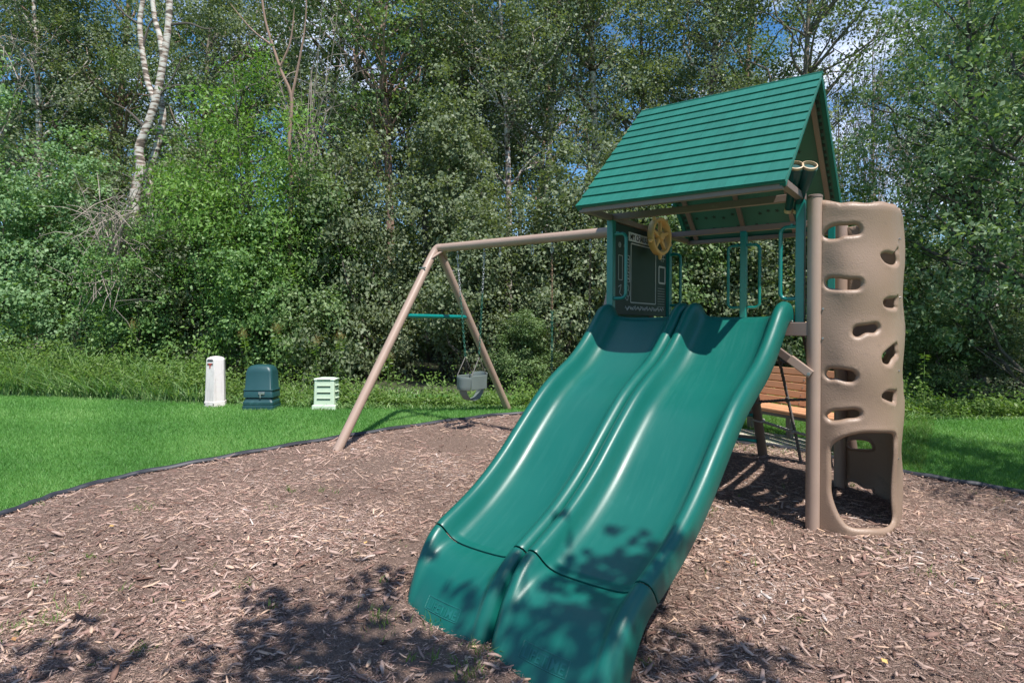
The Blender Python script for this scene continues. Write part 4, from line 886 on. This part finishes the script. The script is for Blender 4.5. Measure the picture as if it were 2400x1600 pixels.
g = G(765, 957); dd = (g.x - CAM[0]) * fwd.x + (g.y - CAM[1]) * fwd.y; pxm = dd / F; H = 73 * pxm; R = 25 * pxm; D_ = R * .8
P3 = thing('utility_pedestal', 'short pale green louvred utility box, rightmost of the three beside the swing leg', 'utility box', g, face - .42)
b = MB(); b.loft([rrect(R * 1.12, D_ * 1.12, .015, -.02), rrect(R * 1.1, D_ * 1.1, .015, H * .13), rrect(R * 1.0, D_ * 1.0, .015, H * .145)]); part(b, 'base', 'pedlight', P3, bevel=.004)
b = MB(); b.loft([rrect(R * .97, D_ * .97, .015, H * .14), rrect(R * .92, D_ * .92, .015, H * .92)]); part(b, 'body', 'pedlight', P3, bevel=.003)
b = MB(); b.loft([rrect(R * 1.0, D_ * 1.0, .02, H * .93), rrect(R * .98, D_ * .98, .02, H * .96), rrect(R * .6, D_ * .6, .02, H)]); part(b, 'lid', 'pedlight', P3, bevel=.004)
for k in range(4):
    z = H * (.33 + .20 * k); w = R * .62
    q = .96 - .05 * (.33 + .2 * k)
    b = MB(); b.bar((-w, D_ * q + .004, z), (w, D_ * q + .004, z), .008, .010); part(b, 'louvre_slot', 'slot', P3); b = MB(); b.bar((-w, D_ * q + .010, z + .013), (w, D_ * q + .010, z + .010), .010, .006); part(b, 'louvre_hood', 'pedlight', P3, bevel=.002)
    for sx in (-1, 1):
        b = MB(); b.bar((sx * (R * q + .004), -D_ * .55, z), (sx * (R * q + .004), D_ * .55, z), .008, .014); part(b, 'louvre_slot', 'slot', P3); b = MB(); b.bar((sx * (R * q + .012), -D_ * .55, z + .013), (sx * (R * q + .012), D_ * .55, z + .013), .022, .008); part(b, 'louvre_hood', 'pedlight', P3, bevel=.002)
# ------------------------------------------------------------------ vegetation
def leaves(name, C, nrm, size, mat, asp=.62, droop=.25, tone=None):
    n = len(C); nv = nrm + rng.normal(0, .75, (n, 3)); nv /= np.linalg.norm(nv, axis=1)[:, None] + 1e-9
    a = rng.normal(0, 1, (n, 3)); a[:, 2] -= droop * 2; a -= nv * np.sum(a * nv, 1)[:, None]; a /= np.linalg.norm(a, axis=1)[:, None] + 1e-9
    b = np.cross(nv, a); s = size[:, None]
    V = np.stack([C - a * s * .5, C + b * s * asp * .5 - a * s * .05 + nv * s * .06, C + a * s * .5, C - b * s * asp * .5 - a * s * .05 + nv * s * .06], 1).reshape(-1, 3)
    Fc = np.arange(4 * n).reshape(-1, 4)
    if tone is None: tone = rng.beta(2, 2, n)
    return mesh_np(name, V, Fc, MT[mat], tone=np.repeat(tone, 4))
MT['plume_leaf'] = leaf_mat('plume_leaf', (.16, .10, .03), (.30, .19, .07), (.40, .30, .14))
CP, CCL = cover(); tag(link('ground_cover', leaves('ground_cover', CP, np.tile([.2, -.2, 1.], (len(CP), 1)), rng.uniform(.03, .065, len(CP)), 'weed', .5, tone=np.clip(rng.beta(2, 2, len(CP)) * .7 + .3 * CCL, 0, 1))), 'low leafy weeds along the foot of the woods', 'ground cover', kind='stuff')
def crown_mesh(name, lobes, n_clump, per, size, mat, sig=.16, shell=.75, asp=.62, droop=.25, zmin=None):
    """lobes: (x, y, z, rx, ry, rz); clumps of leaves spread mostly near the lobes' surfaces"""
    lob = np.array(lobes, float); wgt = (lob[:, 3] * lob[:, 4] * lob[:, 5]) ** (2 / 3); wgt /= wgt.sum()
    i = rng.choice(len(lob), n_clump, p=wgt); d = rng.normal(0, 1, (n_clump, 3)); d /= np.linalg.norm(d, axis=1)[:, None]
    r = shell + (1.08 - shell) * rng.random(n_clump) ** .7; inner = rng.random(n_clump) < .25; r[inner] = rng.uniform(.2, shell, inner.sum())
    cc = lob[i, :3] + d * lob[i, 3:] * r[:, None]
    if zmin is not None: cc[:, 2] = np.maximum(cc[:, 2], zmin + rng.uniform(0, .3, n_clump))
    k = rng.poisson(per * rng.uniform(.5, 1.5, n_clump)); C = np.repeat(cc, k, 0); D = np.repeat(d, k, 0); N = len(C)
    st = rng.normal(0, 1, (n_clump, 3)) * sig * np.array([1, 1, .45]); st = np.repeat(st, k, 0)
    C = C + rng.normal(0, sig * .62, (N, 3)) * np.array([1, 1, .7]) + st * rng.uniform(-1, 1, N)[:, None]
    tone = np.clip(rng.beta(1.6, 1.6, N) * .72 + np.repeat(rng.uniform(0, .28, n_clump), k), 0, 1)
    nr = D * .7 + np.array([0, 0, .8])
    return leaves(name, C, nr, size * rng.uniform(.45, 1.5, N), mat, asp, droop, tone), cc
def limb_path(p, q, wob, n=7):
    p, q = Vector(p), Vector(q); L_ = (q - p).length
    P = [p + (q - p) * t for t in np.linspace(0, 1, n)]
    for i in range(1, n): P[i] = P[i] + Vector((random.gauss(0, 1), random.gauss(0, 1), random.gauss(0, .4))) * wob * L_ * (.4 + .6 * i / n)
    return P
def trunk_mesh(name, H, r0, mat, tips, lean=(0, 0), wob=.02, n=14, seg=8, low=.3, extra=10, path=None):
    b = MB(); P = []
    if path: P = [Vector(p) for p in path]; n = len(P)
    else:
        ph = random.uniform(0, 6)
        for k in range(n):
            t = k / (n - 1); P.append(Vector((lean[0] * t * t * H + wob * H * math.sin(t * 5 + ph) * t, lean[1] * t * t * H + wob * H * math.cos(t * 4 + ph) * t, H * t - .1 * (k == 0))))
    R_ = [r0 * (1 - .9 * (k / (n - 1)) ** 1.1) + .006 for k in range(n)]; R_[0] *= 1.25; b.tube(P, R_, seg)
    for c in tips:
        c = Vector(c); zt_ = min(max(c.z - (.25 + .35 * random.random()) * math.hypot(c.x, c.y) * 1.4, low * H), H * .97)
        k = min(n - 2, max(0, int(zt_ / H * (n - 1)))); s = P[k]; Q = limb_path(s, c, .05, 7); rr = max(.012, min(R_[k] * .55, .018 * (c - s).length)); b.tube(Q, [rr * (1 - .85 * i / 6) + .003 for i in range(7)], 5)
        for j in range(3):
            t = random.randint(2, 5); e_ = Q[t] + Vector((random.gauss(0, .5), random.gauss(0, .5), random.gauss(.25, .3))) * (c - s).length * .33; b.tube(limb_path(Q[t], e_, .06, 4), [rr * .4, rr * .3, rr * .2, .003], 4)
    return b.mesh(name, mat, True)

def tall_tree(seed, H, cw_, mat, bark, z_lo=.38, nl=16, n_clump=330, per=62, size=.066, r0=.11, sparse=0, asp=.75):
    random.seed(seed); lobes = []
    for i in range(nl):
        t = z_lo + (1 - z_lo) * (i + .5) / nl; a = i * 2.4 + random.uniform(-.5, .5); w = cw_ * (.55 + .6 * math.sin(math.pi * min(1, (t - z_lo) / (1 - z_lo) * .8 + .18)))
        rr = w * random.uniform(.42, .7); lobes.append((math.cos(a) * w * .62, math.sin(a) * w * .62, H * t, rr, rr, rr * random.uniform(.6, .9)))
    me, cc = crown_mesh('crown', lobes, n_clump, per, size, mat, sig=.21, shell=.55, asp=asp)
    tips = [l[:3] for l in lobes] + [tuple(c) for c in cc[:26]]
    tr = trunk_mesh('trunk', H * .97, r0, bark, tips, lean=(random.uniform(-.05, .05), random.uniform(-.05, .05)), wob=.012, low=z_lo * .7)
    return me, tr
def shrub(seed, H, Wd, mat, n_clump=430, per=62, size=.050, asp=.7, droop=.25, sig=.13):
    random.seed(seed); lobes = []
    for i in range(14):
        a = random.uniform(0, 6.28); r = Wd * random.uniform(.1, .62); z = H * random.uniform(.12, .80); q = 1 - .45 * (z / H) ** 2; rr = Wd * random.uniform(.28, .42) * q
        lobes.append((math.cos(a) * r * q, math.sin(a) * r * q, z, rr, rr, rr * random.uniform(.7, 1.1)))
    lobes.append((0, 0, H * .45, Wd * .5, Wd * .5, H * .42)); lobes.append((0, 0, H * .85, Wd * .3, Wd * .3, H * .16))
    me, cc = crown_mesh('foliage', lobes, n_clump, per, size, mat, sig=sig, shell=.78, zmin=.05, asp=asp, droop=droop)
    b = MB()
    for l in lobes[:10]:
        Q = limb_path((random.uniform(-.15, .15), random.uniform(-.15, .15), -.05), l[:3], .06, 7); b.tube(Q, [.03, .027, .023, .02, .015, .01, .005], 5)
    return me, b.mesh('stem', 'darkbark', True)
def plant(nm, pair, names, loc_, label, cat, scale=1., rz=0, group=None, sz=None, tilt=0):
    o = thing(nm, label, cat, loc_, rz, group); o.scale = (scale, scale, sz or scale); o.rotation_euler.x = tilt
    for me, n in zip(pair, names): link(n, me, o)
    return o

ASP = [tall_tree(100 + i, 13, 1.75, m, bk, zl, size=.066) for i, (m, bk, zl) in enumerate((('leaf_aspen', 'bark', .36), ('leaf_grey', 'birch', .42), ('leaf_mid', 'redbark', .34), ('leaf_aspen', 'birch', .40)))]
MAP = [tall_tree(140 + i, 9, 2.1, 'leaf_maple', 'darkbark', .10, nl=20, n_clump=560, per=56, size=.078, r0=.12, asp=.5) for i in range(2)]
SHG = [shrub(200 + i, 3.2, 1.5, 'leaf_grey') for i in range(2)]
SHM = [shrub(210 + i, 3.0, 1.5, m) for i, m in enumerate(('leaf_mid', 'leaf_bright'))]
SHL = [shrub(220, 4.0, 1.75, 'leaf_left', n_clump=420)]
SHC = [shrub(230, 4.6, 1.9, 'leaf_grey', n_clump=480, size=.058)]
ASH = [tall_tree(300, 5.2, 1.25, 'leaf_ash', 'darkbark', .12, nl=18, n_clump=430, per=56, size=.072, r0=.045, asp=.38)]

TN = ('crown', 'trunk'); SN = ('foliage', 'stem')
rnd = random.Random(5)
# hand-placed: (kind, variant, px, depth, scale, z-scale, label)
front = [
 ('s', SHL[0], -40, 10.6, 1.05, 1.10, 'big rounded light green shrub filling the left edge of the picture'),
 ('s', SHL[0], 190, 10.8, .92, .86, 'light green rounded shrub behind the reeds at far left'),
 ('s', SHM[1], 330, 10.4, .82, .80, 'mid green leafy shrub behind the tall grass, left of the white pedestal'),
 ('s', SHG[0], 480, 10.9, .95, .85, 'grey green shrub directly behind the white utility pedestal'),
 ('s', SHM[1], 610, 10.5, .85, .85, 'bright green shrub directly behind the dark green utility pedestal'),
 ('s', SHM[0], 740, 10.9, 1.0, 1.0, 'dark green shrub behind the pale green utility box'),
 ('s', SHG[1], 860, 11.2, 1.05, 1.15, 'grey green shrub left of the swing frame apex'),
 ('s', SHC[0], 1040, 12.0, 1.0, 1.02, 'tall domed grey green bush rising above the swing frame apex'),
 ('s', SHG[0], 1120, 10.7, .95, .85, 'dense grey green shrub behind the bucket swing'),
 ('s', SHG[1], 1290, 10.9, 1.08, 1.05, 'grey green shrub left of the chalkboard, behind the rusty chains'),
 ('s', SHM[0], 1230, 9.9, .60, .42, 'low bright shrub at the foot of the rear swing leg'),
 ('s', SHG[0], 1450, 11.2, 1.05, 1.22, 'tall grey green bush behind the chalkboard and roof corner'),
 ('s', SHM[0], 1600, 10.8, 1.0, .98, 'olive green shrub seen under the roof, left of the middle post'),
 ('s', SHG[1], 1740, 10.6, 1.0, .98, 'pale leaved shrub seen under the roof, right of the middle post'),
 ('s', SHM[0], 1860, 10.6, 1.0, 1.0, 'olive shrub behind the park bench'),
 ('s', SHM[1], 2010, 10.6, .9, .85, 'green shrub hidden mostly behind the climbing wall'),
 ('m', MAP[0], 2290, 10.6, .92, .92, 'leafy maple with drooping silvery leaves right of the climbing wall'),
 ('m', MAP[1], 2480, 8.6, .98, 1.05, 'large drooping maple crossing the right edge of the picture'),
 ('s', SHM[0], 2190, 9.6, .6, .5, 'low leafy shrub at the wood edge right of the climbing wall'),
 ('s', SHG[1], 2350, 9.3, .7, .5, 'dark low shrub in shade at the far right wood edge'),
 ('s', SHC[0], 235, 12.4, .9, .82, 'grey green bush filling the gap left of the birch foot'),
 ('s', SHC[0], 430, 12.6, .9, .85, 'grey green bush filling the gap right of the birch foot'),
 ('a', ASH[0], 585, 10.9, .95, 1.10, 'young ash tree with bright yellow green leaves above the pedestals'),
 ('a', ASH[0], 690, 11.4, .85, .72, 'small ash sapling with bright leaves right of the taller young ash'),
]
def nrot(): return rnd.uniform(0, 6.28)
for k, pr, px, d, s, sz, lab in front:
    nm, cat, nn = {'s': ('shrub', 'shrub', SN), 'm': ('maple_tree', 'tree', TN), 'a': ('ash_tree', 'tree', TN)}[k]
    if k == 's' and s > .7: s, sz = s * 1.12, sz * 1.28
    if k == 'a': s, sz = s * 1.0, sz * 1.0
    plant(nm, pr, nn, foot(px, d), lab, cat, s, nrot(), {'s': 'shrubs along the wood edge', 'm': 'maples at the right of the woods', 'a': 'young ash trees in the hedge'}[k], sz)
mids = [(-60, 15, 0), (90, 14, 1), (150, 16, 0), (262, 15.5, 2), (470, 16, 0), (590, 18, 3), (760, 16.5, 2), (826, 15, 0), (914, 14.5, 2), (1000, 17, 0), (1056, 15.5, 0), (1113, 17, 3), (1190, 14, 1), (1278, 14.8, 3), (1395, 15, 1), (1500, 17, 0), (1640, 16, 3), (1750, 18, 2), (1880, 15, 0),  (2230, 15.5, 0), (2330, 17, 3), (2450, 14, 2)]
where = ['at the far left edge', 'above the left shrub', 'left of the white birch, nearest it but one', 'immediately left of the white birch', 'immediately right of the white birch', 'behind the tip of the young ash', 'right of the young ash', 'above the pale green utility box', 'reddish and forked, up left of the domed bush', 'above left of the domed bush', 'above the swing frame apex', 'slender, above right of the swing frame apex', 'with leaning white trunk left of the chalkboard', 'with upright white trunk midway between swing and roof', 'with white trunk just left of the green roof', 'behind the left end of the roof ridge', 'behind the middle of the roof', 'behind the right half of the roof', 'just behind the roof peak', 'above right of the climbing wall', 'in the upper right corner', 'beyond the right edge']
col = ['grey barked', 'white barked', 'reddish barked', 'pale barked']
for (px, d, v), w in zip(mids, where):
    gap = 1950 < px < 2100
    plant('aspen_tree', ASP[v], TN, foot(px, d), 'tall %s poplar %s' % (col[v], w), 'tree', rnd.uniform(.86, 1.12), nrot(), 'tall poplars in the woods', sz=None)
for i in range(30):
    px = -250 + i * (85 if i < 18 else 120) + (0 if i < 18 else -630) + rnd.uniform(-25, 25); d = rnd.uniform(20, 27)
    if 1900 < px < 2150: continue
    plant('aspen_tree', ASP[i % 4], TN, foot(px, d), 'slender poplar deep in the woods, seen only as speckled leaves behind the nearer trees', 'tree', rnd.uniform(.8, 1.2), nrot(), 'poplars deep in the woods')
SH2 = SHG + SHM
for i in range(46):
    px = -350 + i * 68 + rnd.uniform(-20, 20); d = rnd.choice((13.2, 15.5, 18, 21)) + rnd.uniform(-.5, .5); s = rnd.uniform(1.0, 1.35) * d / 14
    plant('shrub', SH2[i % 4], SN, foot(px, d), 'undergrowth shrub inside the woods, behind the front row of shrubs', 'shrub', s, nrot(), 'undergrowth inside the woods', sz=s * rnd.uniform(.75, 1.05))

# --- the white birch with two stems
def pxpath(L_, d, base): return [at(x, y, d) - base for x, y in L_]
d = 11.8; base = foot(330, d)
BT = thing('birch_tree', 'white birch with forked peeling trunk above the left shrubs', 'tree', base)
b = MB()
def stem(L_, r0, r1, dd=d, seg=12):
    P = spline(pxpath(L_, dd, base), 40); n = len(P); b.tube([Vector(p) for p in P], [r0 + (r1 - r0) * i / (n - 1) for i in range(n)], seg)
stem([(318, 960), (316, 700), (314, 480), (330, 400), (326, 350), (348, 290), (368, 225), (385, 130), (396, 40), (398, -120)], .105, .055)
b2 = b; 
stem([(362, 235), (345, 190), (332, 110), (328, 50), (338, -20), (345, -120)], .06, .036)
stem([(383, 150), (375, 90), (362, 40), (352, -60)], .06, .04)
stem([(345, 960), (352, 480), (350, 410), (372, 330), (382, 270), (372, 215)], .085, .055, d + .35)
part(b, 'trunk', 'birch', BT, smooth=True)
for L_ in ([(330, 60), (300, 40), (270, 10), (240, -20)], [(392, 60), (440, 55), (480, 68), (505, 66)], [(372, 215), (420, 200), (450, 215), (470, 190)], [(340, 300), (300, 260), (262, 240)], [(335, 110), (350, 60), (380, 20)], [(325, 380), (350, 430), (362, 475)], [(360, 240), (400, 190), (430, 130)]):
    b = MB(); P = spline(pxpath(L_, d, base), 14); b.tube([Vector(p) for p in P], [.03 * (1 - .8 * i / 13) for i in range(14)], 6); part(b, 'branch', 'darkbark', BT, smooth=True)
random.seed(9)
me, cc = crown_mesh('crown', [(*(rt0 * random.uniform(-1.4, 1.2) + fwd * random.uniform(1.0, 2.4))[:2], random.uniform(6.0, 8.8), .7, .7, .5) for i in range(12)], 170, 55, .06, 'leaf_aspen', sig=.2, shell=.5); link('crown', me, BT)

# --- bare dead twigs
def bare(px, d, H, Wd, n, lab, lean=0):
    ba = foot(px, d); o = thing('bare_shrub', lab, 'dead shrub', ba, 0, 'bare dead branches among the leaves'); b = MB()
    for i in range(n):
        a = random.uniform(0, 6.28); z = H * random.uniform(.35, 1); r = Wd * random.uniform(.4, 1); s = Vector((random.uniform(-.1, .1), random.uniform(-.1, .1), z * random.uniform(.2, .6)))
        e_ = Vector((math.cos(a) * r + lean, math.sin(a) * r * .6, z)); s = Vector((s.x, s.y, max(s.z, H * .45 * random.random() + H * .2))); mid = (s + e_) / 2 + Vector((random.gauss(0, .15), 0, random.uniform(.0, .45) * r)); P = [Vector(p) for p in spline([s, mid, e_ - Vector((0, 0, random.uniform(-.1, .55) * r))], 12)]
        b.tube(P, [.011 * (1 - .8 * k / 11) for k in range(12)], 4)
        for j in range(7):
            k = random.randint(3, 10); q = P[k] + Vector((random.gauss(0, .4), random.gauss(0, .3), random.gauss(0, .35))); b.tube([P[k], (P[k] + q) / 2 + Vector((0, 0, .06)), q], [.007, .005, .0025], 3)
    b.tube([(0, 0, -.05), (.05, 0, H * .4), (0, .05, H * .8)], [.04, .03, .012], 6)
    part(b, 'branches', 'twig', o)
random.seed(21)
bare(262, 10.1, 3.6, 1.2, 46, 'grey tangle of dead twigs at the foot of the white birch')
bare(-60, 11.5, 6.6, 2.2, 26, 'dead bare branches in the upper left corner', .2)
bare(720, 11.6, 7.4, 1.5, 34, 'arching bare grey branches right of the young ash tree')
bare(2040, 14.5, 9.5, 1.9, 70, 'leafless spindly tree against the sky right of the roof peak')
bare(1960, 16, 9.0, 1.6, 50, 'second leafless tree close behind the roof peak')
bare(2125, 15, 8.6, 1.5, 46, 'bare twiggy tree above the climbing wall')
# leaning reddish dead stem
ba = foot(690, 10.7); o = thing('dead_tree', 'thin reddish dead tree leaning above the young ash', 'tree', ba); b = MB()
b.tube([Vector(p) for p in spline(pxpath_ if False else [at(x, y, 10.7) - ba for x, y in ((680, 960), (680, 600), (682, 440), (678, 330), (683, 230), (660, 170), (640, 110), (620, 40), (608, -60))], 30)], [.042 * (1 - .6 * k / 29) for k in range(30)], 8); part(b, 'trunk', 'redbark', o, smooth=True)
for L_ in ([(683, 230), (700, 150), (715, 60), (720, -40)], [(655, 160), (680, 100), (690, 20)], [(680, 380), (700, 420), (740, 440)], [(640, 110), (590, 70), (540, 10)]):
    b = MB(); b.tube([Vector(p) for p in spline([at(x, y, 10.7) - ba for x, y in L_], 12)], [.025 * (1 - .8 * k / 11) for k in range(12)], 5); part(b, 'branch', 'redbark', o, smooth=True)

# --- goldenrod-like tall weeds with plumes
def weed_plant(px, py, H, lab, plume=True, lean=0.):
    g = G(px, py); o = thing('goldenrod_plant', lab, 'plant', g, 0, 'tall flowering weeds at the wood edge'); b = MB()
    P = [Vector((lean * t * t * H, .05 * t, H * t)) for t in np.linspace(0, 1, 8)]; b.tube(P, [.008 * (1 - .6 * i / 7) for i in range(8)], 5); part(b, 'stem', 'stem', o)
    n = 90; t = rng.uniform(.15, .97, n); a = rng.uniform(0, 6.28, n); C = np.stack([lean * t * t * H, .05 * t, H * t], 1); dr = np.stack([np.cos(a), np.sin(a), .25 + 0 * a], 1); Ln = .13 * (1.15 - t * .6)
    tip = C + dr * Ln[:, None] - np.array([0, 0, 1]) * (Ln * .25)[:, None]; mid = C + dr * (Ln * .5)[:, None]; sd2 = np.stack([-np.sin(a), np.cos(a), 0 * a], 1) * .011
    V = np.stack([C, mid + sd2, tip, mid - sd2], 1).reshape(-1, 3); link('leaves', mesh_np('leaves', V, np.arange(4 * n).reshape(-1, 4), MT['weed'], tone=np.repeat(rng.beta(2, 2, n), 4)), o)
    if plume:
        b = MB(); top = P[-1]
        for i in range(22):
            e_ = top + Vector((random.gauss(0, .03), random.gauss(0, .03), random.uniform(-.02, .10))); b.tube([top - Vector((0, 0, .05)), e_], [.002, .001], 3)
        pl = part(b, 'plume', 'stem', o); q = rng.normal(0, 1, (260, 3)) * np.array([.032, .032, .042]) + np.array(top) + np.array([0, 0, .03]); tag(link('florets', leaves('florets', q, np.tile([0, 0, 1.], (260, 1)), rng.uniform(.006, .014, 260), 'plume_leaf', .7), pl), kind='stuff')
for a in ((640, 940, .98, 'tall weed with rusty plume above the dark green pedestal'), (582, 940, .9, 'feathery weed just left of the dark green pedestal', True, -.25), (735, 935, .80, 'leafy weed with ochre plume left of the pale green box'), (790, 935, .86, 'tallest weed with orange tinted plume right of the pale green box'), (300, 920, 1.0, 'tall leafy weed with green plume in the reeds at left'), (130, 915, 1.25, 'arching feathery weed in the reeds at the far left', False, .25), (60, 915, 1.2, 'leafy stalk at the very left of the reeds', False, -.2), (205, 915, 1.2, 'second arching feathery weed in the reeds', False, .3), (2165, 975, .8, 'leafy weed at the wood edge right of the climbing wall', False), (905, 940, .6, 'short weed right of the front swing leg', True)):
    weed_plant(*a)
def fallen():
    lm = MB(); lm.add([(0, 0, 0), (.5, .35, .06), (1, 0, .02), (.5, -.35, .08)], [(0, 1, 2, 3)]); 
    m = lm.mesh('fallen_leaf', 'cream'); m.materials[0] = MT['gold']; m2 = m.copy(); m2.materials[0] = MT['plume']
    sp_ = [(30, 1510), (255, 1265 - 20), (600, 1530), (860, 1280), (1870, 1190), (2120, 1290), (1930, 1225), (2065, 1560), (1700, 1330), (430, 1425)]
    for i, (px, py) in enumerate(sp_):
        g = G(px, py); o = link('fallen_leaf', m if i % 2 else m2); o.location = g + Vector((0, 0, .035)); o.scale = [.035] * 3; o.rotation_euler = (.3 * math.sin(i), .2, i * 1.7)
        tag(o, 'small dry orange leaf ' + ('at the left edge of the mulch', 'near the plastic edging at left', 'in the shade at the lower middle left', 'left of the slide foot', 'just left of the round wall post', 'right of the climbing wall foot', 'in front of the climbing wall', 'in the lower right mulch', 'right of the slide middle', 'in the middle of the left mulch')[i], 'leaf', 'fallen leaves on the wood chips')
fallen()

# --- the shade tree behind and to the right of the camera, whose crown throws the dappled shade
T0 = Vector((6.6, -7.2, float(gz(5.6, -5.4))))
SHT = thing('shade_tree', 'leafy tree standing beside the photographer, casting dappled shade on the slide foot', 'tree', T0)
targets = [(1440, 1330, .17, 4.6), (1400, 1385, .15, 4.5), (1500, 1400, .10, 4.6), (1160, 1400, .07, 4.4), (1040, 1430, .09, 4.3), (1085, 1400, .06, 4.3), (1380, 1500, .2, 4.5), (1290, 1560, .16, 4.4), (1450, 1540, .17, 4.6), (1330, 1450, .12, 4.6), (1210, 1350, .05, 4.5), (1620, 1530, .16, 4.7), (1560, 1575, .15, 4.7), (1740, 1560, .18, 4.7), (1800, 1595, .2, 4.6),
 (905, 1360, .14, 4.3), (850, 1400, .10, 4.3), (640, 1410, .12, 4.0), (620, 1450, .14, 4.0), (700, 1470, .15, 4.0), (760, 1520, .22, 4.1), (850, 1510, .2, 4.1), (860, 1580, .24, 4.1), (700, 1590, .24, 4.0), (590, 1590, .14, 3.9), (470, 1570, .10, 3.9), (120, 1520, .12, 3.7), (60, 1580, .18, 3.7), (250, 1560, .12, 3.7), (1120, 1610, .2, 4.2), (960, 1620, .25, 4.2), (1130, 1470, .09, 4.3), (1010, 1480, .07, 4.3)]
cl = []
for px, py, r, h in targets:
    g = G(px, min(py, 1640))
    if 960 < px < 1520: g = at(px, py, 2.6 if py > 1420 else 2.9)
    kk = (h - g.z) / SUN.z; cl.append((g + SUN * kk, r))
Cs = []; 
for c, r in cl:
    n = int(r * r * 3.14 * 2.3 / .0065 + 4); q = rng.normal(0, 1, (n, 3)) * r * np.array([.7, .7, .7]); Cs.append(np.array(c) + q)
# the rest of the crown, around the trunk and out of the picture
for i in range(150):
    a = rng.uniform(0, 6.28); rr = 2.2 * rng.random() ** .5; c = np.array([T0.x + rr * math.cos(a), T0.y + rr * math.sin(a), rng.uniform(3.8, 8.5)]); Cs.append(c + rng.normal(0, .3, (60, 3)))
Cs = np.concatenate(Cs) - np.array(T0)
link('crown', leaves('crown', Cs, np.tile([0, 0, 1.], (len(Cs), 1)), rng.uniform(.07, .13, len(Cs)), 'leaf_maple', .85), SHT)
b = MB(); b.tube([(0, 0, -.1), (.05, 0, 1.5), (0, .05, 3), (-.05, 0, 5), (0, 0, 7.5)], [.2, .16, .14, .1, .03], 12)
for c, r in cl[::2]:
    p = c - T0; s = Vector((0, 0, max(2.4, p.z - 1.4))); b.tube([Vector(x) for x in spline([s, (s + p) / 2 + Vector((0, 0, .25)), p], 10)], [.04 * (1 - .85 * k / 9) + .002 for k in range(10)], 5)
part(b, 'trunk', 'bark', SHT, smooth=True)
# trees right of the frame whose shade lies across the right lawn
for i, (x, y, s) in enumerate(((2.85, 2.05, .55), (6.4, 2.2, .6))):
    plant('maple_tree', MAP[i], TN, Vector((x, y, float(gz(x, y)))), ('nearest' if i == 0 else 'second') + ' lawn maple standing outside the right edge, shading the right lawn', 'tree', s, 1.3 * i, 'lawn maples beyond the right edge')
